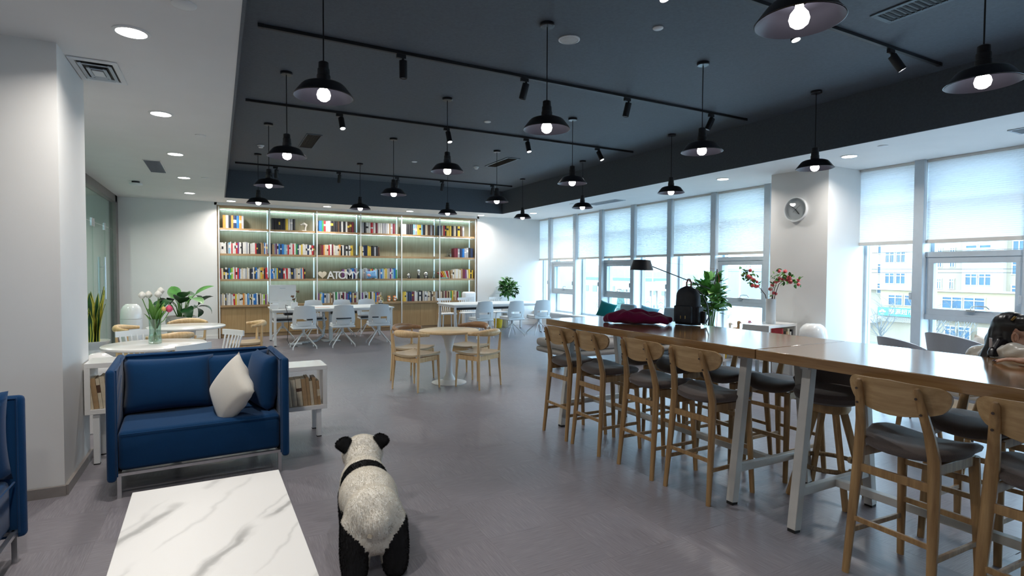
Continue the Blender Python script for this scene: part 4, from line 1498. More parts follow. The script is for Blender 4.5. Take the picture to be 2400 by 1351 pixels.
t = thing('coffee_table', 'low rectangular table with a white marble top before the sofa', 'table', (-.035, 2.735, 0), R(1.2))
MB().box((0, 0, .385), (.70, 1.36, .03), bev=.003).obj('table_top', MARBLE, t)
for sx in (-1, 1):
    for sy in (-1, 1):
        MB().box((sx * .31, sy * .64, .185), (.03, .03, .37)).obj('leg', BLACK, t)
    MB().box((sx * .31, 0, .36), (.03, 1.25, .02)).obj('rail', BLACK, t)

# window bench sofa
t = thing('window_bench', 'long stone-grey cushioned bench sofa along the windows', 'sofa', (4.68, 7.0, 0))
MB().box((1.6, .48, .27), (3.2, .95, .09), bev=.04, seg=3).obj('base_cushion', BENCH_FAB, t, ang=80)
MB().box((1.6, .48, .385), (3.2, .95, .13), bev=.055, seg=3).obj('seat_cushion', BENCH_FAB, t, ang=80)
for x in (.35, 1.6, 2.85):
    for y in (.15, .8):
        MB().prism([(-.10, -.02), (.10, -.05), (.10, .02), (-.10, .02)], 0, .04, Matrix.Translation((x, y, .12)) @ Matrix.Rotation(R(90), 4, 'X')).obj('leg', BLACK, t)
        MB().box((x, y - .02, .12), (.05, .05, .235)).obj('leg_post', BLACK, t)
t = thing('window_bench', 'short grey bench with back cushions against the window', 'sofa', (7.72, 9.35, 0))
MB().box((0, 0, .29), (.80, 2.7, .10), bev=.03, seg=3).obj('base_cushion', BENCH_FAB, t, ang=80)
MB().box((0, 0, .40), (.80, 2.7, .12), bev=.05, seg=3).obj('seat_cushion', BENCH_FAB, t, ang=80)
for y in (.22, -1.15):
    MB().box((.27, y, .64), (.14, .46, .40), bev=.055, seg=3, rot=(0, R(10), 0)).obj('back_cushion', fabric('slate_cushion', (.16, .20, .23), .12, 300), t, ang=80)
for sx in (-1, 1):
    for sy in (-1, 1):
        MB().box((sx * .3, sy * 1.2, .12), (.05, .05, .24)).obj('leg_post', BLACK, t)
for nm, mat, x, y, z, rot, l in (('teal_pillow', TEAL, 7.62, 9.85, .70, (R(-18), R(14), R(-62)), 'teal pillow on the window bench, beyond the coat'),
                                 ('blue_pillow', SKYBLUE, 7.62, 8.52, .68, (R(-24), R(10), R(-70)), 'pale blue pillow on the window bench, beyond the backpack'),
                                 ('blue_pillow', SKYBLUE, 5.46, 7.74, .60, (R(-22), R(8), R(4)), 'blue pillow low on the bench, seen under the bar table'),
                                 ('coral_pillow', ORANGE, 6.0, 7.30, .51, (R(-78), R(5), R(12)), 'coral pillow lying on the bench, seen under the bar table')):
    tag(link(nm, pillow_me('pillow', mat, .40, .36, .13), None, (x, y, z), rot=rot), l, 'pillow')

# grey lounge chairs by the near windows
def lounge_chair(label, group):
    t = thing('lounge_chair', label, 'chair', (0, 0, 0), 0, group)
    MB().box((.03, 0, .38), (.56, .56, .12), bev=.05, seg=3).obj('seat', GREY_FAB, t, ang=80)
    def bk(u, v, o):
        a = (2 * u - 1) * R(82)
        r = .28 + .05 * v + o
        h = .50 * (math.cos(a) ** .5) if abs(a) < R(89) else 0
        h = .22 + .35 * max(0, math.cos(a * .95)) ** .4
        return (-r * math.cos(a) * 1.0 - .03 * v, r * math.sin(a), .36 + h * v)
    MB().sheet(lambda u, v: bk(u, v, 0), 24, 6, lambda u, v: bk(u, v, .045)).obj('backrest', GREY_FAB, t, ang=80)
    for sx in (-1, 1):
        for sy in (-1, 1):
            MB().tube([(sx * .25, sy * .25, 0), (sx * .17, sy * .17, .35)], [.010, .015], 10).obj('leg', BLACK, t)
    return t


lc = lounge_chair('grey tub chair before the narrow window beside the clock column', 'grey tub chairs by the windows')
lc.location = (6.82, 3.29, 0)
lc.scale = (.91, .91, .91)
lc.rotation_euler.z = R(-25)
dup(lc, 'grey tub chair with the cream pillow, beside the seated woman', (6.47, 2.58, 0), R(-27)).scale = (1.05, 1.05, 1.05)
tag(link('cream_pillow', pillow_me('pillow', CREAM, .46, .42, .16), None, (6.36, 2.38, .72), rot=(R(-20), R(16), R(-60))), 'cream pillow in the grey tub chair beside the woman', 'pillow')
t = thing('arch_leg_chair', 'wooden lounge chair with arched side frame and beige seat, seen under the table', 'chair', (5.30, 2.28, 0), R(165))
MB().box((0, 0, .42), (.52, .50, .10), bev=.03, seg=3).obj('seat', BEIGE_FAB, t, ang=80)
MB().box((-.28, 0, .66), (.10, .50, .34), bev=.03, seg=3, rot=(0, R(-12), 0)).obj('backrest', GREY_FAB, t, ang=80)
for s in (-1, 1):
    MB().tube([(.26, s * .29, 0), (.18, s * .29, .42), (.10, s * .29, .58), (.0, s * .29, .63), (-.10, s * .29, .58), (-.18, s * .29, .42), (-.27, s * .29, 0)], [.016, .022, .024, .024, .024, .022, .016], 10).obj('side_frame', OAK, t)
    MB().beam((-.30, s * .29, .63), (.28, s * .29, .63), .05, .03, bev=.008).obj('armrest', OAK, t)
# ------------------------------------------------------------------ plush panda on the floor
def scatter_fur(me, n, pick, length, wid, seed, down=.35):
    """tapered tufts rooted on the body surface"""
    rnd = random.Random(seed)
    me.calc_loop_triangles()
    tris = [t_ for t_ in me.loop_triangles if pick(t_.material_index)]
    cum, s = [], 0.0
    for t_ in tris:
        s += t_.area
        cum.append(s)
    import bisect
    vs, fs, ns = [], [], []
    V = me.vertices
    for _ in range(n):
        t_ = tris[min(len(tris) - 1, bisect.bisect(cum, rnd.random() * s))]
        a, b = rnd.random(), rnd.random()
        if a + b > 1:
            a, b = 1 - a, 1 - b
        p0, p1, p2 = (V[i].co for i in t_.vertices)
        p = p0 + (p1 - p0) * a + (p2 - p0) * b
        nrm = t_.normal
        flow = Vector((0, -.8, -down)) + Vector((rnd.uniform(-.5, .5), rnd.uniform(-.5, .5), rnd.uniform(-.5, .5)))
        flow = flow - nrm * flow.dot(nrm)
        side = nrm.cross(flow)
        if side.length < 1e-4:
            continue
        side.normalize()
        tip = p + (nrm * .55 + flow * .6) * length * rnd.uniform(.6, 1.2)
        k = len(vs)
        vs += [p - side * wid, p + side * wid, tip]
        fs.append((k, k + 1, k + 2) if (side * 2).cross(tip - p).dot(nrm) > 0 else (k + 1, k, k + 2))
        jn = (nrm + Vector((rnd.uniform(-1, 1), rnd.uniform(-1, 1), rnd.uniform(-1, 1))) * .10).normalized()
        ns += [jn, jn, jn]
    m = bpy.data.meshes.new('fur')
    m.from_pydata(vs, [], fs)
    m.polygons.foreach_set('use_smooth', [True] * len(fs))
    m.normals_split_custom_set_from_vertices(ns)
    return m


PB = [('e', (0, .125, .285), (.148, .150, .150)), ('e', (0, .34, .300), (.156, .25, .148)), ('e', (0, .55, .310), (.136, .17, .138)),
      ('e', (.01, .70, .365), (.108, .12, .112)), ('e', (.015, .785, .405), (.126, .115, .114)), ('e', (.02, .885, .365), (.060, .06, .052)),
      ('e', (.0, -.005, .285), (.070, .055, .075)), ('e', (0, .03, .20), (.10, .06, .07))]
for s in (-1, 1):
    PB.append(('c', [(s * .085, .10, .25), (s * .098, .07, .13), (s * .100, .05, .055)], [.085, .076, .066]))
    PB.append(('c', [(s * .100, .05, .05), (s * .103, .09, .042)], [.058, .046]))
    PB.append(('c', [(s * .070, .54, .25), (s * .078, .56, .14), (s * .080, .57, .055)], [.080, .068, .060]))
    PB.append(('c', [(s * .080, .57, .05), (s * .081, .62, .042)], [.056, .045]))
body_me = blob(PB, .011, 16)
body_me.materials.append(FUR_W)
body_me.materials.append(FUR_B)
for p in body_me.polygons:
    x, y, z = p.center
    ax = abs(x)
    black = False
    if y < .30:
        lim = .19 + .9 * max(0, ax - .055)
        black = z < min(lim, .345) and (ax > .035 and not (ax < .06 and z > .17))
        if y > .15 and z < .17:
            black = True
    if .455 < y - .06 * ax < .535 and y < .62:
        black = True
    if y > .44 and y < .68 and z < .27:
        black = True
    if y > .84 and abs(ax - .05) < .026 and .39 < z < .44:
        black = True
    if y > .935 and z > .37:
        black = True
    p.material_index = 1 if black else 0
panda = thing('panda_plush', 'large plush giant panda standing on the floor, seen from behind', 'plush toy', (.683, 2.70, 0), R(-7))
fin(body_me, 180)
pb_ = link('body', body_me, panda)
f1 = scatter_fur(body_me, 52000, lambda i: i == 0, .013, .0010, 3)
f1.materials.append(FUR_TUFT)
o = link('fur', f1, pb_)
o['kind'] = 'stuff'
f2 = scatter_fur(body_me, 36000, lambda i: i == 1, .014, .0012, 4)
f2.materials.append(FUR_B)
o = link('fur', f2, pb_)
o['kind'] = 'stuff'
for s in (-1, 1):
    e = blob([('e', (0, 0, 0), (.046, .022, .040)), ('e', (s * .02, 0, .012), (.03, .02, .028)), ('e', (0, 0, -.03), (.034, .02, .03))], .006, 3)
    e.materials.append(FUR_B)
    eo = link('ear', e, panda, (.012 + s * .108, .755, .482), rot=(R(-15), s * R(28), s * R(-12)))
    ef = scatter_fur(e, 2600, lambda i: True, .016, .0014, 5 + s)
    ef.materials.append(FUR_B)
    link('fur', ef, eo)['kind'] = 'stuff'
    MB().ell((.02 + s * .045, .895, .408), .008, None, 10, 8).obj('eye', BLACK_GLOSS, panda)
MB().ell((.02, .945, .385), (.016, .01, .011), None, 10, 8).obj('nose', BLACK_GLOSS, panda)
MB().box((-.038, -.052, .262), (.022, .003, .018), rot=(0, R(25), R(10))).obj('sewn_tag', PAPER, panda)

# ------------------------------------------------------------------ plants
def leaf_me(name, mat, L, W, droop=.3, fold=.15, edge=None, taper=1.0):
    mb = MB()
    n = 6
    rows_ = []
    for i in range(n + 1):
        u = i / n
        wd_ = W / 2 * (math.sin(PI * (u ** .75)) ** .8 if 0 < u < 1 else 0.0) + (.002 if u == 0 else 0.0004)
        x = L * u * math.cos(droop * u * 1.2)
        z = L * (.35 * u - droop * u * u)
        rows_.append([mb.bm.verts.new((x, s * wd_, z + abs(s) * fold * wd_)) for s in (-1, 0, 1)])
    for a, b in zip(rows_, rows_[1:]):
        for k in range(2):
            mb.bm.faces.new((a[k], b[k], b[k + 1], a[k + 1]))
    return mb.mesh(name, mat, 180)


def bush(t, n, cx, cz, rx, rz_, meshes, rnd, stem_base):
    """leaves around a crown, each a part"""
    for k in range(n):
        th = rnd.uniform(0, 2 * PI)
        ph = math.asin(rnd.uniform(-.75, 1))
        q = rnd.uniform(.35, 1)
        p = (cx[0] + rx * q * math.cos(th) * math.cos(ph), cx[1] + rx * q * math.sin(th) * math.cos(ph), cz + rz_ * q * math.sin(ph))
        link('leaf', rnd.choice(meshes), t, p, rot=(rnd.uniform(-.5, .5), rnd.uniform(-.7, .5) - ph * .5, th + rnd.uniform(-.5, .5)), scale=rnd.uniform(.75, 1.25))


rnd = random.Random(11)
# potted tree in the back window corner
t = thing('potted_tree', 'bushy green plant in a tall white pot by the back window corner', 'plant', (7.12, 13.62, 0))
p_ = MB().lathe([(.15, 0), (.155, .02), (.19, .62), (.195, .66), (.175, .66), (.165, .60), (0, .60)], seg=32).obj('pot', CERAMIC, t)
MB().lathe([(.166, .605), (0, .612)], seg=20).obj('soil', SOIL, p_)
MB().tube([(0, 0, .6), (.02, 0, .8), (.0, .02, 1.05)], [.018, .016, .012], 8).obj('trunk', STEM, t)
for a in range(5):
    MB().tube([(0, 0, .78), (.10 * math.cos(a * 1.26), .10 * math.sin(a * 1.26), 1.0), (.16 * math.cos(a * 1.26), .16 * math.sin(a * 1.26), 1.18)], [.008, .007, .004], 6).obj('branch', STEM, t)
bush(t, 210, (0, 0), 1.06, .25, .27, [leaf_me('leaf', LEAF, .17, .085), leaf_me('leaf', LEAF, .16, .08, .5), leaf_me('leaf', LEAF_D, .18, .08, .7)], rnd, 0)
# rubber plant by the lamp
t = thing('rubber_plant', 'large glossy-leaved potted plant behind the backpack', 'plant', (7.28, 6.66, 0))
t.scale = (1.08, 1.08, 1.04)
p_ = MB().lathe([(.16, 0), (.165, .02), (.20, .42), (.205, .45), (.185, .45), (.178, .40), (0, .40)], seg=32).obj('pot', CERAMIC, t)
MB().lathe([(.178, .405), (0, .412)], seg=20).obj('soil', SOIL, p_)
for a in range(6):
    c_, s_ = math.cos(a * 1.05), math.sin(a * 1.05)
    MB().tube([(.04 * c_, .04 * s_, .4), (.10 * c_, .10 * s_, .8), (.14 * c_, .14 * s_, 1.25)], [.012, .010, .006], 8).obj('stem', STEM, t)
bush(t, 230, (0, 0), 1.06, .25, .38, [leaf_me('leaf', LEAF, .17, .10, .3), leaf_me('leaf', LEAF_L, .15, .09, .5), leaf_me('leaf', LEAF, .18, .095, .1)], rnd, 0)


def snake_plant(label, loc, h, n, pot, seed, spread=.07):
    rn = random.Random(seed)
    t = thing('snake_plant', label, 'plant', loc)
    P = MB().lathe(pot, seg=36).obj('pot', CERAMIC, t)
    zt = max(z for r, z in pot)
    rt = [r for r, z in pot][-2]
    MB().lathe([(rt * .98, zt - .045), (0, zt - .04)], seg=20).obj('soil', SOIL, P)
    for k in range(n):
        a = rn.uniform(0, 2 * PI)
        r0 = spread * math.sqrt(rn.random())
        H = h * rn.uniform(.55, 1.0)
        lean = rn.uniform(.02, .16) * H
        wd_ = rn.uniform(.034, .050)
        tw = rn.uniform(-.6, .6)
        x0, y0 = r0 * math.cos(a), r0 * math.sin(a)
        mb = MB()
        prev = None
        nn = 9
        for i in range(nn + 1):
            u = i / nn
            w2 = wd_ * (1 - .15 * (1 - u)) * (1 + .10 * math.sin(u * 14 + k)) * (1 if u < .7 else max(.02, ((1 - u) / .3) ** .7))
            d_ = a + PI / 2 + tw * u
            cx_, cy_ = x0 + lean * u ** 2 * math.cos(a), y0 + lean * u ** 2 * math.sin(a)
            z_ = zt - .05 + H * u
            row_ = [mb.bm.verts.new((cx_ + q * w2 * math.cos(d_) + .008 * abs(q) * math.cos(a), cy_ + q * w2 * math.sin(d_) + .008 * abs(q) * math.sin(a), z_)) for q in (-1, -.62, 0, .62, 1)]
            if prev:
                for q in range(4):
                    f = mb.bm.faces.new((prev[q], prev[q + 1], row_[q + 1], row_[q]))
                    f.material_index = 1 if q in (0, 3) else 0
            prev = row_
        mb.obj('leaf', [LEAF_D, LEAF_Y], t)


wavy = [(.13, 0)] + [(.15 + .012 * math.cos(k * PI), .03 + .045 * k) for k in range(7)] + [(.20, .35), (.205, .37), (.185, .37), (.175, .33), (0, .33)]
snake_plant('tall yellow-edged snake plant in a ribbed white pot by the glass door', (-1.50, 9.2, .22), .80, 17, [(r, z) for r, z in wavy[:-1]] + [(0, .33)], 5, .075)
o = MB().box((-1.50, 9.2, .11), (.36, .36, .22), bev=.01).obj('plant_stand', GLOSS_W)
tag(o, 'low white block under the tall snake plant', 'plant stand')
snake_plant('small yellow-edged snake plant behind the backpack straps', (6.25, 5.65, 0), .60, 10, [(.09, 0), (.11, .30), (.115, .32), (.10, .32), (0, .30)], 9, .06)

# broad-leaved plant in grey pot
t = thing('peace_lily', 'broad-leaved plant in a grey pot with arched relief by the white wall', 'plant', (-.62, 12.4, 0))
p_ = MB().lathe([(.20, .0), (.22, .02), (.25, .60), (.26, .66), (.235, .66), (.225, .60), (0, .60)], seg=40).obj('pot', GREY_STONE, t)
MB().lathe([(.226, .605), (0, .612)], seg=20).obj('soil', SOIL, p_)
am = MB().tube([(.253, -.075, .44), (.256, -.06, .55), (.260, 0, .60), (.256, .06, .55), (.253, .075, .44)], .008, 6).mesh('relief_arch', CERAMIC)
for k in range(10):
    link('relief_arch', am, p_, (0, 0, 0), k * PI / 5)
big = [leaf_me('leaf', LEAF_D, .46, .26, .45, .25), leaf_me('leaf', LEAF_D, .42, .24, .7, .25), leaf_me('leaf', LEAF, .40, .23, .25, .25)]
for k in range(17):
    a = k * 2.4
    el = rnd.uniform(.45, 1.3)
    L = rnd.uniform(.30, .52)
    tip = (L * math.cos(a) * math.cos(el), L * math.sin(a) * math.cos(el), .62 + L * math.sin(el))
    MB().tube([(.05 * math.cos(a), .05 * math.sin(a), .6), (tip[0] * .6, tip[1] * .6, .62 + (tip[2] - .62) * .75), tip], [.010, .008, .006], 6).obj('stalk', STEM, t)
    link('leaf', big[k % 3], t, tip, rot=(rnd.uniform(-.5, .5), rnd.uniform(-.7, .5), a + rnd.uniform(-.4, .4)), scale=rnd.uniform(.8, 1.1))

# glass vase with tulips
t = thing('glass_vase', 'tall clear green glass vase of tulips on the white table', 'vase', (-.615, 7.24, .7355))
MB().lathe([(.052, 0), (.062, .004), (.064, .03), (.056, .14), (.060, .27), (.056, .27), (.052, .14), (.058, .035), (.05, .02), (0, .02)], seg=32).obj('glass', VASE_GLASS, t)
MB().lathe([(.0, .022), (.048, .022), (.055, .035), (.052, .09), (0, .09)], seg=24).obj('water', clear('vase_water', (.82, .90, .84), .3), t)
TUL = [(-.115, 0.0, .50, 'w', 'white tulip leaning out of the glass vase, toward the snake plant'), (-.06, .03, .505, 'w', 'white tulip in the glass vase, second from the snake plant side'),
       (.035, -.01, .51, 'w', 'white tulip low beside the tallest white tulip'), (.055, .04, .545, 'w', 'tallest white tulip in the glass vase'),
       (.085, -.02, .36, 'y', 'yellow tulip bud in the glass vase'), (.135, .0, .345, 'p', 'pink tulip drooping out of the glass vase')]
TM = {'w': M('white_petal', (.78, .76, .70), .6), 'y': M('yellow_petal', (.72, .52, .16), .6), 'p': M('pink_petal', (.66, .07, .16), .55)}
petal = lambda m: MB().sheet(lambda u, v: ((.022 * math.sin(PI * min(1, v * .9 + .08))) * math.cos((u - .5) * 1.7) - .0, .022 * math.sin((u - .5) * 2.4) * math.sin(PI * min(1, v * .85 + .12)), .055 * v), 4, 5).mesh('petal', m)
PM = {k: petal(v) for k, v in TM.items()}
lfm = leaf_me('leaf', LEAF_L, .26, .045, .25, .3)
for k, (dx, dy, h, c_, l) in enumerate(TUL):
    q = thing('tulip', l, 'flower', (-.615, 7.24, .7355))
    MB().tube([(-dx * .25, -dy * .2, .03), (dx * .15, dy * .2, .2), (dx * .6, dy * .6, h * .72), (dx, dy, h)], .0042, 6).obj('stem', LEAF_L, q)
    for a in range(6):
        link('petal', PM[c_], q, (dx, dy, h - .004), rot=(0, rnd.uniform(.02, .12), a * PI / 3), scale=.95 if c_ == 'y' else 1.45)
    for a in range(3):
        link('leaf', lfm, q, (dx * .15, dy * .2, .16 + .05 * a), rot=(rnd.uniform(-.3, .3), -.95 - .1 * a, math.atan2(dy, dx) + .3 + rnd.uniform(-1.2, 1.2)), scale=rnd.uniform(.8, 1.05))

# ------------------------------------------------------------------ domed bins
def dome_bin(label, x, y, r, h):
    t = thing('domed_bin', label, 'bin', (x, y, 0))
    MB().lathe([(r * .96, 0), (r, .02), (r, h * .72), (r * .97, h * .725), (0, h * .725)], seg=40).obj('body', GLOSS_W, t)
    MB().lathe([(r * .965, h * .727), (r * 1.0, h * .735), (r * .99, h * .80), (r * .90, h * .91), (r * .70, h * .97), (r * .5, h), (0, h)], seg=40).obj('lid', GLOSS_W, t)


dome_bin('white domed bin by the glass door at the far end', -1.33, 11.6, .165, .95)
dome_bin('white domed bin at the foot of the clock column', 7.40, 4.87, .185, .83)
o = MB().lathe([(.02, 0), (.11, .01), (.16, .10), (.165, .18), (.13, .27), (.06, .32), (0, .33)], seg=32).obj('white_globe', GLOSS_W, None, (-1.02, 6.55, .42))
tag(o, 'white rounded globe behind the pillar, above the open shelf', 'globe')
o = MB().box((-1.02, 6.55, .21), (.30, .30, .418), bev=.006).obj('white_plinth', GLOSS_W)
tag(o, 'white plinth carrying the globe behind the pillar', 'plinth')
t = thing('air_purifier', 'tall white rounded floor unit between the back desk and bookcase', 'air purifier', (6.02, 13.82, 0))
MB().box((0, 0, .50), (.34, .22, .98), bev=.05, seg=4).obj('body', PLASTIC_W, t)
MB().box((0, -.108, .62), (.24, .012, .5), bev=.004).obj('grille', PLASTIC_B, t)
t = thing('bucket', 'yellow bucket under the window-corner desk', 'bucket', (6.78, 13.55, 0))
MB().lathe([(.10, 0), (.13, .24), (.135, .25), (.122, .25), (.095, .02), (0, .02)], seg=24).obj('body', M('yellow_plastic', (.72, .50, .03), .4), t)
MB().tube([(-.13, 0, .24), (-.09, 0, .31), (0, 0, .34), (.09, 0, .31), (.13, 0, .24)], .005, 6).obj('handle', WHITE_METAL, t)

# ------------------------------------------------------------------ on the bar table
t = thing('backpack', 'dark navy backpack standing on the bar table', 'backpack', (3.775, 3.68, 1.07), R(-78))
t.scale = (.86, 1.0, 1.0)
def bpk(u, v, front):
    a = 2 * u - 1
    z = .005 + .345 * v
    w2 = .148 * (1 - .10 * v) * (1 if v < .72 else math.sqrt(max(0.02, 1 - ((v - .72) / .285) ** 2.3)))
    d_ = (.078 * (1 - .25 * v)) * (1 - abs(a) ** 3.5) ** .5 * (1 if v < .85 else max(.1, (1 - v) / .15) ** .5) * (.75 + .25 * min(1, v / .08))
    return (w2 * a, (-d_ if front else d_ * .7), z + .006 * math.sin(6 * a) * v)
mb = MB()
mb.sheet(lambda u, v: bpk(u, v, True), 16, 16)
mb.sheet(lambda u, v: bpk(u, v, False), 16, 16)
bmesh.ops.remove_doubles(mb.bm, verts=mb.bm.verts[:], dist=.001)
bmesh.ops.holes_fill(mb.bm, edges=[e for e in mb.bm.edges if e.is_boundary], sides=200)
mb.obj('body', BAG, t, ang=70)
MB().box((0, -.078, .10), (.20, .035, .16), bev=.016, seg=3).obj('front_pocket', BAG, t, ang=80)
for s in (-1, 1):
    MB().box((s * .134, .0, .10), (.030, .09, .15), bev=.014, seg=3).obj('side_pocket', BAG, t, ang=80)
MB().tube([(-.025, .0, .335), (-.024, -.0, .385), (-.008, 0, .415), (.012, 0, .415), (.028, 0, .385), (.030, 0, .335)], .008, 8).obj('carry_handle', LEATHER, t)
MB().tube([(.05, .05, .33), (.11, .07, .28), (.165, .08, .18), (.185, .075, .08), (.17, .05, .02)], .011, 8, flat=.5).obj('shoulder_strap', BAG, t)
MB().box((.165, .02, .075), (.05, .03, .11), bev=.006, rot=(0, R(5), 0)).obj('strap_buckle', BLACK, t)
for x in (-.02, .035):
    MB().box((x, -.098, .075), (.007, .006, .028), bev=.002).obj('zip_pull', GOLD, t)
# coat
CB = [('e', (0, 0, .045), (.26, .12, .05)), ('e', (-.16, .0, .06), (.11, .10, .055)), ('e', (.02, .03, .075), (.12, .08, .055)), ('e', (.15, .01, .05), (.15, .10, .048)),
      ('c', [(-.22, -.05, .045), (-.05, -.08, .075), (.12, -.07, .05), (.27, -.08, .035)], [.04, .045, .04, .03]), ('c', [(-.12, .06, .09), (.0, .0, .115), (.10, -.02, .10)], [.03, .028, .02]),
      ('c', [(.05, .06, .10), (.18, .05, .075), (.30, .03, .04)], [.028, .03, .03]), ('c', [(-.25, .02, .04), (-.28, .06, .03)], [.038, .03])]
cme_ = blob(CB, .010, 3)
for v in cme_.vertices:
    x, y, z = v.co
    v.co.z = max(.002, z + .009 * math.sin(38 * x + 12 * y) * min(1, z / .05) + .005 * math.sin(70 * y - 25 * x))
cme_.materials.append(BURGUNDY)
co = link('folded_coat', cme_, None, (3.42, 3.98, 1.0705), rz=R(-43))
tag(co, 'burgundy wool coat bundled on the bar table', 'coat')

# ------------------------------------------------------------------ long-arm floor lamp
t = thing('floor_lamp', 'black long-arm floor lamp with tension cord by the windows', 'floor lamp', (6.98, 6.5, 0))
def rel(p):
    return (p[0] - 6.98, p[1] - 6.5, p[2])
MB().lathe([(.16, 0), (.16, .012), (.15, .018), (0, .02)], seg=32).obj('base', BLACK, t)
MB().tube([rel((6.98, 6.5, .015)), rel((7.118, 6.5, .70)), rel((7.306, 6.5, 1.60))], .010, 8).obj('pole', BLACK, t)
MB().tube([rel((7.23, 6.5, 1.25)), rel((5.86, 6.5, 1.645))], .0085, 8).obj('arm', BLACK, t)
MB().tube([rel((5.70, 6.5, 1.742)), rel((7.306, 6.5, 1.60))], .0018, 5).obj('tension_wire', LEATHER, t)
MB().tube([rel((7.306, 6.5, 1.60)), rel((7.33, 6.48, 1.45)), rel((7.32, 6.5, .8)), rel((7.30, 6.52, .02))], .0035, 6).obj('red_cord', M('red_cord', (.45, .05, .05), .6), t)
sh = MB().lathe([(.172, -.085), (.175, -.085), (.128, .065), (0, .065), (0, .062), (.125, .062)], seg=40, cap=False).obj('shade', BLACK, t, rel((5.69, 6.5, 1.665)))
sh.rotation_euler = (0, R(2), 0)
MB().ell((0, 0, .0), .04, None, 14, 10).obj('bulb', PLASTIC_W, sh)

# ------------------------------------------------------------------ vase with berry branches, ducks
VX, VY, VZ = 7.17, 5.38, .80
t = thing('cylinder_vase', 'plain white cylinder vase on the white shelf by the column', 'vase', (VX, VY, VZ))
MB().lathe([(.066, 0), (.068, .005), (.070, .365), (.064, .365), (.062, .02), (0, .02)], seg=32).obj('body', CERAMIC, t)
sml = leaf_me('leaf', LEAF, .075, .034, .3, .2)
sml2 = leaf_me('leaf', LEAF_L, .065, .032, .4, .2)
bme_ = MB().lathe([(0, -.026), (.016, -.021), (.026, -.004), (.025, .010), (.014, .023), (.004, .024), (0, .021)], seg=14).mesh('berry', BERRY)
# in the wall plane, a = along +y (away), b = up
def branch(label, path, nl, nb, seed, spread=.09):
    rn = random.Random(seed)
    q = thing('berry_branch', label, 'branch', (VX, VY, VZ))
    pts = [Vector((rn.uniform(-.03, .03) * k / len(path), a, b)) for k, (a, b) in enumerate(path)]
    MB().tube(pts, [.007 - .0045 * k / (len(pts) - 1) for k in range(len(pts))], 6).obj('twig', TWIG, q)
    tip = pts[-3:]
    for k in range(nb + nl):
        i = rn.randint(len(pts) // 2, len(pts) - 2)
        p = pts[i].lerp(pts[i + 1], rn.random()) + Vector((rn.uniform(-1, 1), rn.uniform(-1, 1), rn.uniform(-.8, 1))) * spread * (.75 if k < nb else 1)
        if k < nb:
            link('berry', bme_, q, p, rot=(rn.uniform(-1, 1), rn.uniform(-1, 1), 0), scale=rn.uniform(.8, 1.15))
        else:
            link('leaf', rn.choice((sml, sml2)), q, p, rot=(rn.uniform(-1, 1), rn.uniform(-1.2, 1), rn.uniform(0, 6.28)), scale=rn.uniform(.8, 1.3))


branch('red-berried branch arching toward the windows from the white vase', [(0, .03), (.05, .25), (.10, .42), (.17, .50), (.25, .56), (.34, .62), (.42, .68), (.46, .78)], 52, 14, 1, .08)
branch('red-berried branch leaning over the clock column, longest one', [(0, .03), (-.03, .25), (-.07, .42), (-.13, .58), (-.22, .66), (-.32, .66), (-.42, .60)], 30, 8, 2, .08)
branch('upright red-berried branch in the white vase, leafy top', [(.01, .03), (-.01, .25), (-.04, .45), (-.08, .60), (-.14, .70), (-.20, .74)], 24, 5, 3, .08)
branch('short red-berried branch in the white vase with two large fruits', [(-.01, .03), (-.0, .25), (-.02, .40), (-.03, .50), (-.06, .56)], 8, 4, 4, .05)


def duck(label, y, hat, s):
    t = thing('duck_ornament', label, 'ornament', (y, 5.88, .611), R(-25))
    m = blob([('e', (0, 0, .055), (.07, .045, .045)), ('c', [(.045, 0, .07), (.055, 0, .12), (.05, 0, .165)], [.028, .02, .022]), ('e', (.06, 0, .18), (.032, .026, .026)), ('e', (-.07, 0, .075), (.03, .02, .02))], .007, 2)
    m.materials.append(M('duck_paint', (.72, .68, .60) if hat != 'brown' else (.35, .22, .11), .5))
    link('body', m, t, scale=s)
    MB().ell((.097 * s, 0, .172 * s), (.022 * s, .012 * s, .006 * s), None, 10, 6).obj('beak', ORANGE, t)
    if hat == 'pink':
        MB().lathe([(.05 * s, .196 * s), (.052 * s, .202 * s), (.03 * s, .206 * s), (.024 * s, .232 * s), (0, .236 * s)], (.055 * s, 0, 0), seg=20).obj('hat', M('pink_hat', (.55, .22, .30), .7), t)


duck('white duck ornament on the low window shelf, nearest the plant', 6.84, None, .86)
duck('larger brown and white duck ornament, middle of the window shelf', 7.02, 'brown', .95)
duck('small duck ornament in a pink hat on the low window shelf', 7.28, 'pink', .80)
row('yecwnwccewcec', -.40, .22, 0, 0, 9, 'x', .22, .27, 'books in the low window shelf', lean=R(8), dmin=.16, dmax=.2)
low = [b for b in books if b['group'] == 'books in the low window shelf']
ca, sa = math.cos(R(2)), math.sin(R(2))
for k, b in enumerate(low):
    lx, ly = b['x'], -.155
    b['rz'] = R(2)
    b['wx'], b['wy'], b['wz'] = 7.02 + ca * lx - sa * ly, 5.90 + sa * lx + ca * ly, .269
    b['label'] = '%s book slanting in the low window shelf, %s from the bench end' % (BC[b['ch']][1], ORD[k])
n0 = len(books)
row('rdktcwk', .02, .33, 0, 0, 8, 'x', .34, .40, 'books in the shelf by the column', dmin=.16, dmax=.2)
ca, sa = math.cos(R(8)), math.sin(R(8))
for k, b in enumerate(books[n0:]):
    lx, ly = b['x'], -.17
    b['rz'] = R(8)
    b['wx'], b['wy'], b['wz'] = 7.16 + ca * lx - sa * ly, 5.38 + sa * lx + ca * ly, .339
    b['label'] = '%s book in the white shelf by the column, %s from its window end' % (BC[b['ch']][1], ORD[k])

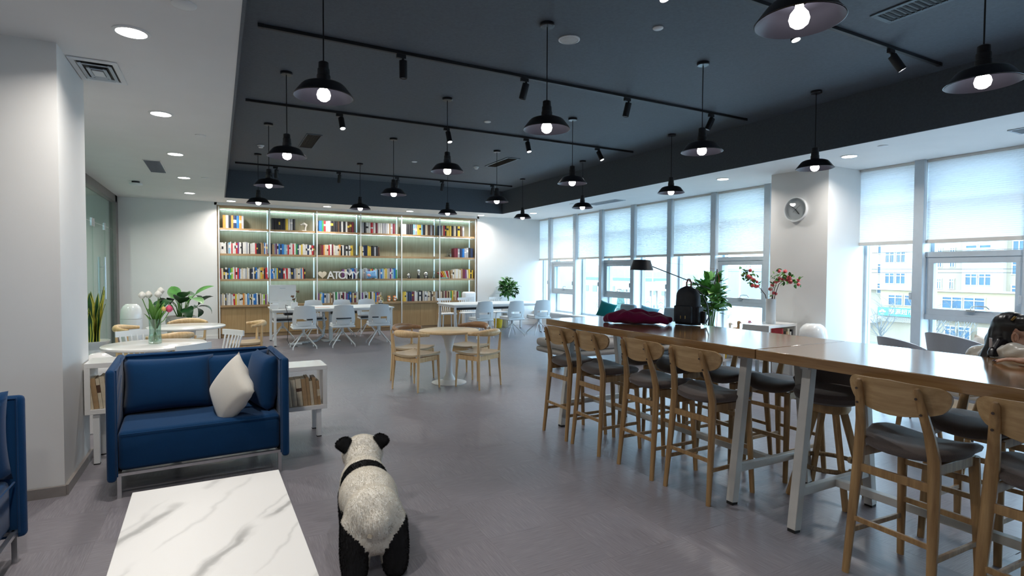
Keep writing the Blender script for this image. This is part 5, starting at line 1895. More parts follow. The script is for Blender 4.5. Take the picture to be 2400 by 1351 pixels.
# emit the books: the 300 that show largest as things, the rest joined
eye = Vector((0, 0, 1.55))
for b in books:
    p = Vector((b.get('wx', b['x']), b.get('wy', b['y']), b.get('wz', b['z'])))
    b['score'] = b['th'] * b['ht'] / (p - eye).length_squared
books.sort(key=lambda b: -b['score'])
mat_list = [BM_[k] for k in BC]
mat_ix = {k: i for i, k in enumerate(BC)}
rest = MB()
for k, b in enumerate(books):
    p = (b.get('wx', b['x']), b.get('wy', b['y']), b.get('wz', b['z']))
    # stand a leaning book on its lower edge
    lift = abs(math.sin(b['a'])) * b['th'] / 2
    rm = Matrix.Rotation(b.get('rz', 0.0), 4, 'Z') @ Matrix.Rotation(b['a'], 4, 'Y')
    if k < 300:
        mb = MB()
        book_into(mb, Matrix.Identity(4), b['th'], b['dp'], b['ht'], 0, 1, 2, b['lab'])
        o = mb.obj('book', [BM_[b['ch']], PAPER, BM_[LABEL_FOR[b['ch']]]])
        o.matrix_world = Matrix.Translation((p[0], p[1], p[2] + lift + .0006)) @ rm
        tag(o, b['label'], 'book', b['group'])
    else:
        book_into(rest, Matrix.Translation((p[0], p[1], p[2] + lift + .0006)) @ rm, b['th'], b['dp'], b['ht'], mat_ix[b['ch']], len(mat_list), mat_ix[LABEL_FOR[b['ch']]], b['lab'])
o = rest.obj('thin_books', mat_list + [PAPER])
o['kind'] = 'stuff'
tag(o, 'thinnest remaining books on the lit bookcase', 'books')

# ------------------------------------------------------------------ wall clock on the column
t = thing('wall_clock', 'round white wall clock on the column', 'clock', (7.65, 5.335, 2.49))
ry = Matrix.Rotation(R(-90), 4, 'Y')
rim_ = MB().lathe([(.150, .001), (.185, .001), (.188, .03), (.180, .042), (.170, .042), (.168, .022), (.150, .020)], seg=56, close=True).obj('rim', PLASTIC_W, t)
rim_.matrix_local = ry
fc = MB().lathe([(.168, .002), (.168, .018), (0, .018)], seg=48).obj('face', M('pale_clock_face', (.68, .70, .71), .35), t)
fc.matrix_local = ry
hour = MB().box((-.0215, 0, .045), (.003, .009, .09)).obj('hour_hand', BLACK, t)
hour.rotation_euler = (R(180 - 38), 0, 0)
hour.rotation_euler = (R(142), 0, 0)
mn = MB().box((-.024, 0, .055), (.003, .006, .13)).obj('minute_hand', BLACK, t)
mn.rotation_euler = (R(-52), 0, 0)
sc_ = MB().box((-.0265, 0, -.02), (.002, .003, .15)).obj('second_hand', BLACK, t)
sc_.rotation_euler = (R(-130), 0, 0)
MB().cyl((-.018, 0, 0), (-.030, 0, 0), .007, seg=12).obj('hub', BLACK, t)
tick = MB().box((-.0185, 0, .145), (.001, .004, .02)).mesh('hour_mark', FRAME_GREY)
for k in range(12):
    link('hour_mark', tick, t, rot=(k * PI / 6, 0, 0))
gl = MB().lathe([(.168, .036), (0, .037)], seg=48).obj('glass', clear('clock_glass', (.96, .97, .97), .2), t)
gl.matrix_local = ry

# ------------------------------------------------------------------ things on the office desks
t = thing('desktop_computer', 'white all-in-one computer on the long desk, back to the camera', 'computer', (1.215, 12.62, .749), R(-3))
MB().box((0, 0, .325), (.53, .018, .33), bev=.007, seg=2).obj('screen_back', PLASTIC_W, t)
MB().box((0, .0, .135), (.53, .02, .045), bev=.004).obj('chin', PLASTIC_W, t)
MB().prism([(-.09, 0), (.09, 0), (.075, .16), (-.075, .16)], -.008, .008, Matrix.Translation((0, -.03, .005)) @ Matrix.Rotation(R(78), 4, 'X')).obj('stand', PLASTIC_B, t)
MB().box((0, 0, .006), (.20, .18, .010), bev=.003).obj('foot', PLASTIC_B, t)
MB().box((.0, -.0105, .42), (.11, .002, .012)).obj('maker_mark', FRAME_GREY, t)
t = thing('white_planter', 'square white planter with dried brown flowers on the long desk', 'planter', (1.42, 12.42, .749))
MB().box((0, 0, .065), (.13, .13, .13), bev=.008).obj('pot', PLASTIC_W, t)
DRY = M('dried_flower', (.17, .09, .05), .9, var=.4, scale=60)
dl = leaf_me('dried_petal', DRY, .06, .03, .8)
for q in range(3):
    top = ((-.03, .02, .26), (.07, 0, .36), (-.01, -.03, .20))[q]
    MB().tube([(0, 0, .12), (top[0] * .5, top[1], top[2] * .7), top], .004, 6).obj('stem', STEM, t)
    for k in range(9):
        link('dried_petal', dl, t, top, rot=(rnd.uniform(-.5, .5), rnd.uniform(-.6, .6), k * .7))
t = thing('desk_box', 'low white box beside the computer', 'box', (1.02, 12.34, .749))
MB().box((0, 0, .05), (.16, .10, .10), bev=.004).obj('carton', PLASTIC_W, t)
MB().box((0, 0, .103), (.16, .10, .006), bev=.002).obj('lid', PLASTIC_B, t)
o = MB().tube([(1.30, 12.45, .80), (1.24, 12.30, .83), (1.22, 12.14, .80), (1.24, 12.06, .72), (1.27, 12.07, .45), (1.24, 12.05, .12), (1.30, 11.98, .008), (1.42, 11.9, .008)], .0055, 6).obj('power_cable', RUBBER)
tag(o, 'black cable hanging over the long desk edge', 'cable')
o = MB().tube([(2.0, 12.4, .66), (2.02, 12.4, .35), (1.98, 12.35, .16), (1.85, 12.3, .06), (1.65, 12.28, .034), (1.5, 12.27, .034)], .030, 10).obj('cable_sleeve', M('grey_spiral_sleeve', (.40, .42, .44), .5, var=.6, scale=60))
tag(o, 'grey spiral cable sleeve snaking under the long desk', 'cable')
t = thing('power_strip', 'white power strip on the floor under the long desk', 'power strip', (1.42, 12.26, 0))
MB().box((0, 0, .022), (.26, .06, .042), bev=.005).obj('body', PLASTIC_W, t)
sk = MB().lathe([(.016, .042), (.016, .045), (0, .044)], seg=12).mesh('socket', RUBBER)
for k in range(4):
    link('socket', sk, t, (-.09 + .06 * k, 0, 0))
o = MB().box((2.0, 12.5, .7495), (.30, .21, .0012)).obj('pink_paper', M('pink_paper', (.70, .48, .42), .8))
tag(o, 'pink paper sheet on the long desk', 'paper')

WHT = M('toy_white', (.76, .74, .70), .5)
ORG = M('toy_orange', (.66, .26, .06), .5)
RED = M('toy_red', (.5, .05, .05), .5)


def toy_panda(label, loc, s, rz=0.0, hat=None):
    t = thing('panda_figurine', label, 'figurine', loc, rz)
    m = blob([('e', (0, 0, .045), (.04, .036, .045)), ('e', (0, -.005, .105), (.04, .036, .036))], .006, 2)
    m.materials.append(WHT)
    link('body', m, t, scale=s)
    l = blob([('c', [(-.04, -.02, .06), (-.03, -.04, .045)], [.014, .012]), ('c', [(.04, -.02, .06), (.03, -.04, .045)], [.014, .012]), ('e', (0, -.004, .066), (.043, .037, .012)),
              ('c', [(-.03, -.02, .014), (-.03, -.05, .014)], [.015, .013]), ('c', [(.03, -.02, .014), (.03, -.05, .014)], [.015, .013])], .005, 1)
    l.materials.append(BLACK)
    link('limbs', l, t, scale=s)
    for q in (-1, 1):
        MB().ell((q * .03 * s, 0, .138 * s), .013 * s, None, 10, 8).obj('ear', BLACK, t)
        MB().ell((q * .015 * s, -.036 * s, .108 * s), (.008 * s, .006 * s, .010 * s), None, 8, 6).obj('eye_patch', BLACK, t)
    MB().ell((0, -.042 * s, .098 * s), .005 * s, None, 8, 6).obj('nose', BLACK, t)
    return t


ZS = LV[1] + .001
toy_panda('small crouching panda figurine on the second shelf, fifth bay', (4.46, 14.22, ZS), .95, .4)
toy_panda('sitting panda figurine on the second shelf, beside the tall doll', (4.94, 14.22, ZS), 1.25, -.1)
t = thing('doll_figurine', 'tall black and white doll figurine in a hat, fifth bay', 'figurine', (4.74, 14.22, ZS))
MB().lathe([(.035, 0), (.04, .02), (.03, .10), (.018, .13), (0, .13)], seg=20).obj('dress', BLACK, t)
MB().ell((0, -.012, .09), (.02, .02, .05), None, 12, 8).obj('apron', WHT, t)
MB().ell((0, 0, .17), (.034, .034, .038), None, 16, 12).obj('head', WHT, t)
MB().lathe([(.05, .198), (.052, .203), (.03, .207), (.026, .235), (0, .238)], seg=20).obj('hat', PLASTIC_B, t)
toy_panda('panda figurine sitting before the birdcage on the long desk', (3.23, 12.36, .749), 1.05)
t = thing('birdcage', 'small gold wire birdcage behind the desk panda', 'birdcage', (3.25, 12.50, .749))
MB().lathe([(.075, 0), (.078, .01), (.075, .016), (0, .016)], seg=24).obj('base', GOLD, t)
wr_ = MB().tube([(.07, 0, .015), (.07, 0, .16), (.055, 0, .21), (.025, 0, .24), (0, 0, .25)], .0025, 5).mesh('wire', GOLD)
for k in range(14):
    link('wire', wr_, t, (0, 0, 0), k * 2 * PI / 14)
MB().tube([(.014 * math.cos(a * .6), 0, .262 + .014 * math.sin(a * .6)) for a in range(11)], .003, 6).obj('ring', GOLD, t)


def cat_toy(label, x, top):
    t = thing('lucky_cat', label, 'figurine', (x, 14.20, LV[0] + .001))
    m = blob([('e', (0, 0, .05), (.045, .038, .05)), ('e', (0, -.004, .115), (.042, .036, .036)), ('c', [(.035, -.01, .06), (.05, -.02, .09)], [.013, .012])], .006, 2)
    m.materials.append(ORG)
    link('body', m, t)
    MB().ell((0, -.03, .05), (.026, .014, .030), None, 12, 8).obj('belly', WHT, t)
    MB().ell((0, -.03, .110), (.024, .014, .020), None, 12, 8).obj('face', WHT, t)
    for q in (-1, 1):
        MB().cyl((q * .026, 0, .135), (q * .032, 0, .165), .014, .002, 10).obj('ear', top, t)
    MB().lathe([(.037, .082), (.040, .086), (.037, .090)], seg=20, close=True).obj('collar', RED, t)


cat_toy('orange cat figurine on the bookcase ledge, nearest the birdcage', 3.93, ORG)
cat_toy('orange cat figurine with a red cap on the bookcase ledge', 4.08, RED)
t = thing('bird_ornament', 'grey bird ornament on a black stand, top shelf of the second bay', 'ornament', (1.86, 14.24, LV[3] + .001))
MB().box((0, 0, .008), (.10, .06, .016), bev=.003).obj('stand', WHT, t)
m = blob([('c', [(.03, 0, .02), (.035, 0, .08)], [.022, .02]), ('c', [(.03, 0, .08), (.05, 0, .14), (.0, 0, .17), (-.05, 0, .15)], [.02, .035, .035, .016]), ('e', (-.07, 0, .145), (.022, .018, .018))], .007, 2)
m.materials.append(GREY_STONE)
link('bird', m, t)
t = thing('glass_cloche', 'clear glass dome with dried flowers, third shelf of the last bay', 'ornament', (5.62, 14.25, LV[2] + .001))
MB().lathe([(.07, 0), (.08, .05), (.08, .14), (.05, .19), (.02, .21), (.016, .23), (0, .235)], seg=24).obj('dome', clear('cloche_glass', (.95, .97, .96), .3), t)
for k in range(10):
    link('dried_petal', dl, t, (.02 * math.cos(k * 2), .02 * math.sin(k * 2), .03 + .004 * k), rot=(0, -.6, k * .7), scale=.8)
o = link('plush_pillow', pillow_me('plush', M('blue_plush', (.17, .36, .60), .9, var=.1, scale=40), .26, .20, .10, .35), None, (3.45, 14.10, LV[1] + .105), rot=(R(-14), R(-6), 0))
tag(o, 'pale blue plush with a pink ear leaning on books in the fourth bay', 'plush toy')
MB().ell((-.07, -.045, -.02), (.05, .018, .035), (0, R(25), 0), 14, 8).obj('pink_ear', M('pink_plush', (.66, .36, .34), .9), o)
for q in (0, .05):
    MB().ell((.02 + q, -.050, .03), (.007, .006, .009), None, 8, 6).obj('eye', BLACK, o)
hp = []
for k in range(40):
    a = 2 * PI * k / 40
    hp.append((.0062 * 16 * math.sin(a) ** 3, .0062 * (13 * math.cos(a) - 5 * math.cos(2 * a) - 2 * math.cos(3 * a) - math.cos(4 * a)) + .105))
o = MB().prism(hp, -.025, .025, Matrix.Rotation(R(90), 4, 'X')).obj('heart_ornament', M('cream_heart', (.70, .62, .48), .5), None, (2.275, 14.20, LV[1] + .001))
tag(o, 'cream heart standing beside the big letters', 'ornament')
o = MB().lathe([(.05, 0), (.035, .05), (.012, .16), (.02, .2), (0, .205)], seg=20).obj('glass_bottle_vase', clear('frosted_vase', (.75, .86, .85), 1.0), None, (5.18, 14.25, LV[1] + .001))
tag(o, 'pale slender vase at the end of the panda shelf', 'vase')
o = MB().box((5.47, 14.24, LV[1] + .016), (.20, .16, .028), bev=.003).obj('green_book', M('sea_green_cover', (.18, .40, .36), .5))
tag(o, 'pale green book lying flat, last bay second shelf', 'book')
o = MB().box((6.22, 14.25, LV[0] + .025), (.10, .02, .05), rot=(0, 0, .2)).obj('green_card', M('green_card', (.04, .33, .05), .5))
o.location = (0, 0, 0)
tag(o, 'green card on top of books at the bookcase end', 'card')
LET = M('letter_white', (.80, .80, .79), .4)
x = 2.385
for ch, wd_ in zip('ATOMY', (.148, .128, .162, .182, .140)):
    me = text_mesh(ch, .262, .018, LET)
    o = link('standing_letter', me, None, (x + wd_ / 2, 14.125, LV[1] + .001), rot=(R(90), 0, 0))
    tag(o, 'white standing letter %s on the second shelf of the bookcase' % ch, 'letter', 'white standing letters')
    x += wd_
# ------------------------------------------------------------------ woman leaning on the bar table
pw = thing('person', 'long-haired woman in a cream satin blouse leaning on the bar table, face turned away', 'person', (0, 0, 0))
HCN = Vector((4.095, 1.452, 1.196))
BP = [('e', HCN + Vector((0, .01, .035)), (.074, .092, .082)), ('e', HCN + Vector((.004, -.035, -.035)), (.058, .060, .072)), ('e', HCN + Vector((.005, -.055, -.082)), (.030, .030, .026)),
      ('c', [HCN + Vector((.0, .02, -.06)), (4.13, 1.44, 1.06)], [.050, .054]), ('e', HCN + Vector((-.060, -.045, -.035)), (.02, .03, .03)),
      ('e', HCN + Vector((.002, -.105, -.030)), (.012, .020, .016)), ('e', HCN + Vector((.0, -.092, -.066)), (.022, .012, .010)),
      ('c', [(4.18, 1.42, 1.00), (4.28, 1.28, .90), (4.40, 1.12, .78)], [.105, .115, .125]),
      ('c', [(4.20, 1.57, 1.02), (4.08, 1.55, 1.06), (3.95, 1.46, 1.105), (3.88, 1.20, 1.10)], [.045, .036, .026, .022]),
      ('c', [(4.12, 1.26, 1.02), (3.95, 1.12, 1.06), (3.78, 1.02, 1.115), (3.70, 1.16, 1.108), (3.685, 1.24, 1.100)], [.045, .038, .030, .028, .024]),
      ('e', (3.683, 1.275, 1.098), (.040, .044, .016)), ('e', (3.86, 1.13, 1.095), (.024, .04, .014))]
for s in (-1, 1):
    BP.append(('c', [(4.40, 1.12 + s * .09, .75), (4.02, 1.05 + s * .10, .72), (4.0, 1.05 + s * .10, .36)], [.085, .062, .045]))
    BP.append(('c', [(4.0, 1.05 + s * .10, .36), (3.92, 1.05 + s * .10, .335)], [.035, .028]))
FING = [(.030, .070, .0082), (.010, .082, .0086), (-.011, .076, .0082), (-.030, .060, .0072)]
for dx, L, r_ in FING:
    x_ = 3.683 + dx
    BP.append(('c', [(x_, 1.30, 1.100), (x_ + dx * .1, 1.318 + L * .35, 1.097), (x_ + dx * .15, 1.318 + L * .72, 1.087), (x_ + dx * .15, 1.318 + L, 1.079)], [r_ * 1.1, r_, r_ * .92, r_ * .75]))
BP.append(('c', [(3.715, 1.255, 1.097), (3.742, 1.285, 1.088), (3.752, 1.315, 1.082)], [.012, .0095, .0075]))
bme2 = blob(BP, .0062, 2)
bme2.materials.append(SKIN)
body = link('body', bme2, pw)
nail = M('dark_nail_polish', (.05, .02, .04), .2)
for dx, L, r_ in FING:
    MB().ell((3.683 + dx * 1.15, 1.318 + L + .001, 1.0835), (.0055, .008, .0035), (R(-20), 0, 0), 10, 8).obj('finger_nail', nail, pw)
em = MB()
for o_, rr in ((0, 1.0),):
    em.tube([(.0, .012 * math.cos(a) - .002, .027 * math.sin(a)) for a in [k * PI / 8 - 1.9 for k in range(16)]], [.004] * 3 + [.006] * 10 + [.004] * 3, 8)
em.ell((.004, -.004, 0), (.005, .012, .022), None, 10, 8)
ear = em.obj('ear', SKIN, pw, tuple(HCN + Vector((-.081, -.020, -.012))))
ear.rotation_euler = (0, R(-8), R(12))
for q in (-1, 1):
    MB().ell(tuple(HCN + Vector((q * .030 + .004, -.088, .002))), (.013, .009, .009), None, 10, 8).obj('eye', PLASTIC_W, pw)
    MB().ell(tuple(HCN + Vector((q * .030 + .004, -.0955, .002))), (.006, .003, .006), None, 8, 6).obj('iris', BLACK, pw)
MB().ell(tuple(HCN + Vector((.003, -.101, -.066))), (.020, .006, .006), None, 10, 8).obj('lips', M('lips', (.45, .12, .12), .4), pw)
HB = [('e', HCN + Vector((.004, .028, .050)), (.086, .096, .082)), ('e', HCN + Vector((-.002, .066, -.02)), (.084, .068, .105)), ('e', HCN + Vector((.0, -.045, .085)), (.066, .052, .034)),
      ('e', HCN + Vector((-.058, -.050, .055)), (.020, .036, .030)), ('e', HCN + Vector((-.058, .022, -.012)), (.023, .032, .055)),
      ('c', [HCN + Vector((-.01, .08, -.04)), (4.06, 1.53, 1.10), (4.03, 1.56, 1.04), (4.02, 1.53, .96)], [.066, .062, .050, .030]),
      ('c', [HCN + Vector((-.045, .045, -.05)), (3.995, 1.50, 1.12), (3.935, 1.50, 1.085), (3.925, 1.50, 1.080)], [.045, .036, .030, .020]),
      ('c', [HCN + Vector((.05, .07, -.02)), (4.15, 1.55, 1.08)], [.06, .05])]
hm = blob(HB, .008, 3)
for v in hm.vertices:
    v.co.x += .0022 * math.sin(v.co.y * 210) * math.sin(v.co.z * 25)
    if v.co.z < 1.075 and 3.86 < v.co.x < 3.96:
        v.co.z = 1.075
hm.materials.append(HAIR)
link('hair', hm, pw)
MB().box(tuple(HCN + Vector((-.070, -.005, .093))), (.008, .012, .050), rot=(R(38), R(-35), 0), bev=.002).obj('hair_clip', GOLD, pw)
MB().box((3.935, 1.512, 1.15), (.006, .014, .065), rot=(R(8), R(-25), 0), bev=.002).obj('hair_clip', M('pearl_clip', (.78, .77, .86), .15), pw)
SB = [('c', [(4.17, 1.43, 1.00), (4.28, 1.28, .92), (4.39, 1.13, .80)], [.125, .132, .142]), ('e', (4.19, 1.64, 1.03), (.085, .095, .085)), ('e', (4.12, 1.25, 1.02), (.085, .085, .080)),
      ('c', [(4.19, 1.58, 1.02), (4.08, 1.56, 1.06)], [.075, .066]), ('c', [(4.02, 1.50, 1.085), (3.94, 1.42, 1.11), (3.89, 1.26, 1.115), (3.87, 1.16, 1.105)], [.050, .050, .048, .036]),
      ('c', [(4.10, 1.24, 1.03), (3.95, 1.12, 1.06), (3.79, 1.03, 1.115), (3.71, 1.13, 1.107)], [.070, .062, .048, .034])]
bl = blob(SB, .009, 3)
for v in bl.vertices:
    n_ = math.sin(55 * v.co.y + 35 * v.co.z) * math.sin(22 * v.co.x + 60 * v.co.z)
    v.co += v.normal * (.007 * n_)
    if v.co.x < 3.9 and v.co.z < 1.074:
        v.co.z = 1.074
bl.materials.append(SATIN)
link('blouse', bl, pw)
tr = [('c', [(4.41, 1.12, .80), (4.41, 1.12, .77)], [.135, .135])]
for s in (-1, 1):
    tr.append(('c', [(4.40, 1.12 + s * .09, .765), (4.02, 1.05 + s * .10, .735), (4.0, 1.05 + s * .10, .42)], [.100, .075, .058]))
trm = blob(tr, .012, 3)
trm.materials.append(CLOTH_D)
link('trousers', trm, pw)

# ------------------------------------------------------------------ outdoors: street, houses, trees
GZ = -9.0
structure(MB().box((140, 60, GZ - .1), (262, 520, .2)).obj('street', M('pale_street', (.26, .26, .255), .9, var=.1, scale=.2)))
CREAMW = M('cream_render', (.31, .235, .165), .9, var=.04, scale=.5)
WHITEW = M('white_render', (.42, .375, .34), .9, var=.03, scale=.5)
PANE_B = M('far_window_glass', (.035, .075, .12), .25, var=.25, scale=.7)
BX = 88.0
t = thing('apartment_building', 'cream and white apartment block across the street with a turquoise shop sign', 'building', (BX, 0, GZ))
def fbox(name, mat, x0, x1, y0, y1, z0, z1, parent):
    return MB().box(((x0 + x1) / 2 - BX, (y0 + y1) / 2, (z0 + z1) / 2 - GZ), (x1 - x0, y1 - y0, z1 - z0)).obj(name, mat, parent)
fbox('wall', CREAMW, BX + .5, BX + 12, 20, 56, GZ, 7.0, t)
fbox('roof_slab', WHITEW, BX + .2, BX + 12, 20, 56, 7.0, 7.6, t)
fbox('bay_block', WHITEW, BX - .4, BX + .6, 41.6, 47.3, -.9, 7.0, t)
fbox('bay_block', WHITEW, BX - .4, BX + .6, 32.6, 37.0, -.9, 7.0, t)
fbox('lower_storeys', M('yellow_render', (.33, .235, .14), .9, var=.04, scale=.5), BX - .2, BX + .6, 20, 47.3, -4.9, -.95, t)
fbox('cornice', WHITEW, BX - .5, BX + .6, 20, 56, -.95, -.72, t)
fbox('canopy', WHITEW, BX - 1.6, BX + .5, 47.6, 53, -5.9, -5.3, t)
def fwin(y, z, w_, h_, n=2, bars=False, x=None):
    x = x if x is not None else BX + .5
    f = MB()
    f.box((x - .06 - BX, y, z - GZ), (.10, w_ + .2, .10)).box((x - .06 - BX, y, z + h_ - GZ), (.10, w_ + .2, .12)).box((x - .06 - BX, y, z + h_ * .74 - GZ), (.108, w_, .12))
    for k in range(n + 1):
        f.box((x - .06 - BX, y - w_ / 2 + w_ * k / n, z + h_ / 2 - GZ), (.12, .12, h_))
    F = f.obj('window', WHITEW, t)
    MB().box((x - .02 - BX, y, z + h_ / 2 - GZ), (.04, w_, h_)).obj('pane', PANE_B, F)
    if bars:
        b = MB()
        for k in range(int(w_ / .22)):
            b.box((x - .14 - BX, y - w_ / 2 + .11 + .22 * k, z + h_ / 2 - GZ), (.03, .03, h_))
        o = b.obj('security_bars', FRAME_GREY, F)
for z, br in ((3.1, True), (0.0, False)):
    for y in (45.95, 44.45):
        fwin(y, z, 1.25, 1.55, 2, br, BX - .4)
for z in (4.75, 1.6, -.0):
    if z > 4:
        for y in (36.0, 34.5):
            fwin(y, z + .1, 1.25, .55, 1, False, BX - .4)
for y in (35.95, 34.45):
    fwin(y, 0.0, 1.3, 1.5, 2, False, BX - .4)
    fwin(y, 3.1, 1.3, 1.5, 2, False, BX - .4)
for y in (45.2, 43.0):
    fwin(y, -3.15, 1.9, 1.5, 2, False, BX - .2)
for y in (38.1, 35.6):
    fwin(y, -3.2, 2.3, 1.55, 2, False, BX - .2)
for z in (4.5, 1.45, -1.5):
    fwin(31.4, z, 1.25, 1.6, 2)
    fwin(47.75, z, .75, 1.5, 1)
    fwin(27.5, z, 1.25, 1.6, 2)
for z in (3.0, -.3):
    fwin(49.65, z, .85, 1.5, 2)
for z in (4.2, 2.4, -.6):
    for y in (40.0, 38.5):
        fwin(y, z, .55, 1.4 if z < 4 else .8, 2, z < 0)
for y in (38.2, 36.6):
    fwin(y, -7.4, 1.3, 1.8, 2, False, BX - .2)
SIGN = M('turquoise_sign', (.07, .20, .26), .6, var=.04)
sg = MB().box((-.45, 44.95, -4.15 - GZ), (.25, 4.9, 1.25)).obj('shop_sign', SIGN, t)
sm_ = text_mesh('泰源超市', .85, .02, WHITEW)
link('sign_lettering', sm_, sg, (-.60, 44.2, -4.40 - GZ), rot=(R(90), 0, R(-90)))
lg = MB().ell((-.60, 46.75, -4.05 - GZ), (.03, .26, .24), None, 14, 8).ell((-.60, 46.45, -4.18 - GZ), (.03, .20, .16), None, 12, 8).ell((-.60, 47.05, -4.18 - GZ), (.03, .20, .16), None, 12, 8).box((-.60, 46.75, -4.52 - GZ), (.04, .55, .08))
lg.obj('sign_emblem', WHITEW, sg)
dz = MB()
for k in range(24):
    for s in (-1, 1):
        dz.beam((-.4, 42.6 + .2 * k, -4.85 - GZ), (-.4, 42.6 + .2 * k + s * .5, -5.6 - GZ), .04, .04)
dz.obj('lattice_screen', WHITEW, t)['kind'] = 'stuff'
MB().box((.2, 34.4, -7.2 - GZ), (.3, 1.8, 3.4)).obj('shutter_door', WHITEW, t)
for q in range(3):
    a = (3.65, 1.95, 1.62)[q]
    o = MB().tube([(60, 10 + 3 * k, a + .10 * ((k - 7) / 7.0) ** 2 - .004 * k) for k in range(15)], .025, 5).obj('overhead_wire', BLACK)
    tag(o, ('topmost', 'middle', 'lowest')[q] + ' overhead wire across the apartment block', 'wire')


def bare_tree(label, x, y, h, seed, ev=False):
    rn = random.Random(seed)
    t = thing('bare_tree' if not ev else 'evergreen_tree', label, 'tree', (x, y, GZ))
    TB = BARK
    MB().tube([(0, 0, 0), (.05, .03, h * .3), (0, 0, h * .5)], [.16, .12, .10], 8).obj('trunk', TB, t)
    if ev:
        for k in range(4):
            MB().lathe([(h * (.30 - .055 * k), 0), (h * .10, h * .22), (0, h * .34)], (0, 0, h * (.22 + .17 * k)), seg=12).obj('foliage_tier', EVG, t)
        return
    for k in range(9):
        a = k * 2.4
        z = h * (.3 + .02 * k)
        L = h * rn.uniform(.35, .55)
        p1 = Vector((L * .35 * math.cos(a), L * .35 * math.sin(a), z + L * .5))
        p2 = p1 + Vector((L * .25 * math.cos(a + .4), L * .25 * math.sin(a + .4), L * .5))
        m_ = MB().tube([(0, 0, z), p1, p2], [.06, .04, .012], 5)
        for _ in range(7):
            q = Vector((0, 0, z)).lerp(p1, rn.random()) if rn.random() < .4 else p1.lerp(p2, rn.random())
            e = q + Vector((rn.uniform(-1, 1), rn.uniform(-1, 1), rn.uniform(.1, 1))) * L * .4
            m_.tube([q, q.lerp(e, .5) + Vector((0, 0, .1)), e], [.022, .016, .006], 4)
        m_.obj('branch', TB, t)


BARK = M('grey_bark', (.13, .12, .115), .9, var=.15)
EVG = M('evergreen_needles', (.05, .09, .075), .9, var=.3, scale=3)
for k, (x, y, h, l) in enumerate(((70, 37.6, 8.2, 'bare street tree before the turquoise shop sign'), (72, 33.0, 8.0, 'bare street tree seen through the opening window'), (71, 30.2, 7.2, 'bare street tree beside the seated woman'),
                                  (78, 46.5, 7.0, 'bare street tree at the window edge by the clock column'))):
    bare_tree(l, x, y, h, 20 + k)
for k, (x, y, h, l, ev) in enumerate(((62, 44, 7.4, 'bare tree beyond the berry branches', False), (58, 51.5, 6.6, 'bare tree behind the ducks outside', False), (70, 86, 6.0, 'dark evergreen seen between the second and third window', True),
                                      (74, 98, 5.0, 'bare shrub-like tree outside the far windows', False), (60, 70, 5.5, 'bare tree low outside the coat', False), (68, 79, 4.6, 'small bare tree beside the far evergreen', False))):
    bare_tree(l, x, y, h, 40 + k, ev)
HAZE = M('hazy_hill', (.27, .28, .285), 1.0, var=.08, scale=.08)
hp_ = MB()
prof = [(190, GZ), (190, 2.0), (196, 3.4), (205, 4.4), (230, 5.0), (230, GZ)]
pv = None
for k in range(40):
    y = -40 + 12 * k
    q = [hp_.bm.verts.new((x + 3 * math.sin(k * 1.3), y, z if z == GZ else z + .9 * math.sin(k * .9) + .6 * math.sin(k * 2.3))) for x, z in prof]
    if pv:
        for a in range(len(q) - 1):
            hp_.bm.faces.new((pv[a], pv[a + 1], q[a + 1], q[a]))
    pv = q
structure(hp_.obj('hills', HAZE))
t = thing('market_hall', 'long low white hall with a blue roof band far outside the windows', 'building', (150, 175, GZ))
MB().box((0, 0, 3.6), (14, 60, 7.2)).obj('wall', WHITEW, t)
MB().box((0, 4, 7.7), (15, 46, 1.0)).obj('roof_band', M('blue_roof', (.12, .17, .26), .7), t)
for k in range(9):
    MB().box((-7.1, -24 + 6 * k, 3.4), (.2, 3.0, 2.6)).obj('window', M('hazed_hall_glass', (.17, .20, .23), .4) if k == 0 else bpy.data.materials['hazed_hall_glass'], t)  # panes paled, distance haze is put into their colour
t = thing('fuel_canopy', 'flat white canopy on columns outside the windows', 'canopy', (118, 126, GZ))
MB().box((0, 0, 5.6), (14, 26, .9)).obj('roof', WHITEW, t)
for k in range(4):
    for s in (-1, 1):
        MB().box((s * 5, -10 + 6.7 * k, 2.6), (.5, .5, 5.2)).obj('column', WHITEW, t)
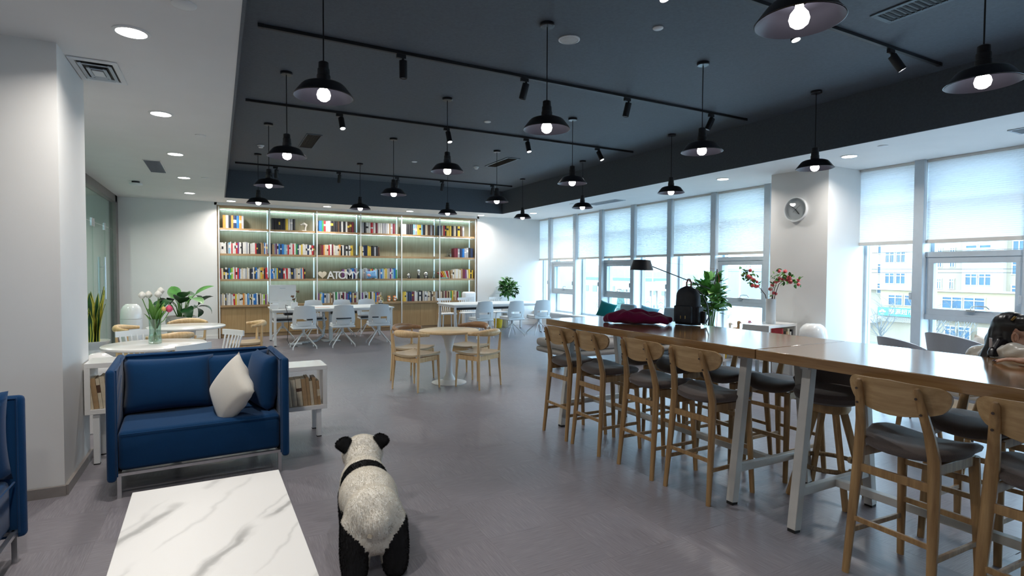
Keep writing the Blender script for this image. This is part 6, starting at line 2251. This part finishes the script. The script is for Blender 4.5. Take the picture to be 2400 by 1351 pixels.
for k, (x, y, h, l) in enumerate(((60, 66, 11.5, 'white lamp post seen through the second opening window'), (55, 45.5, 12.0, 'white pole beyond the berry branches'), (52, 34.6, 6.6, 'white pole low behind the ducks'))):
    t = thing('street_lamp', l, 'street lamp', (x, y, GZ))
    MB().cyl((0, 0, 0), (0, 0, h), .13, .08, 10).obj('pole', WHITEW, t)
    MB().tube([(0, 0, h - .1), (0, .6, h + .2), (0, 1.6, h + .25)], .05, 6).obj('arm', WHITEW, t)
    MB().box((0, 1.8, h + .22), (.25, .7, .12), bev=.03).obj('lamp_head', FRAME_GREY, t)
ppx, ppy = 62, 58.4
t = thing('utility_pole', 'white utility pole with insulators beyond the lamp', 'utility pole', (ppx, ppy, GZ))
MB().cyl((0, 0, 0), (0, 0, 13.5), .22, .16, 10).obj('pole', WHITEW, t)
MB().box((0, 0, 10.3), (.15, 3.6, .15)).obj('cross_arm', WHITEW, t)
for k in (-1.2, .4, 1.3):
    MB().lathe([(.03, 0), (.09, .05), (.05, .12), (.09, .18), (.05, .25), (.03, .4)], (0, k, 10.4), seg=10).obj('insulator', FRAME_GREY, t)
for k, (y, l) in enumerate(((55.8, 'red and blue striped arrow board outside, nearer the lamp shade'), (53.4, 'red and blue striped arrow board outside, beside the backpack'))):
    t = thing('arrow_board', l, 'road sign', (50, y, GZ))
    MB().cyl((0, 0, 0), (0, 0, 7.0), .05, seg=8).obj('post', WHITEW, t)
    MB().box((0, 0, 6.2), (.06, .95, 2.3)).obj('panel', WHITEW, t)
    for q in range(6):
        for s in (-1, 1):
            MB().beam((-.05, 0, 5.25 + .36 * q), (-.05, s * .42, 5.05 + .36 * q), .02, .12, upv=(0, 0, 1)).obj('chevron', M('sign_red', (.55, .12, .15), .6) if q % 2 else M('sign_blue', (.16, .22, .42), .6), t)
t = thing('parked_car', 'white car parked on the street below the windows', 'car', (74, 46.6, GZ))
MB().box((0, 0, .62), (1.75, 4.3, .62), bev=.16, seg=3).obj('body', PLASTIC_W, t, ang=60)
MB().box((0, -.1, 1.12), (1.5, 2.3, .52), bev=.2, seg=3).obj('cabin', PANE_B, t, ang=60)
for sx in (-1, 1):
    for sy in (-1, 1):
        MB().cyl((sx * .80 - .09, sy * 1.35, .32), (sx * .80 + .09, sy * 1.35, .32), .32, seg=16).obj('wheel', RUBBER, t)
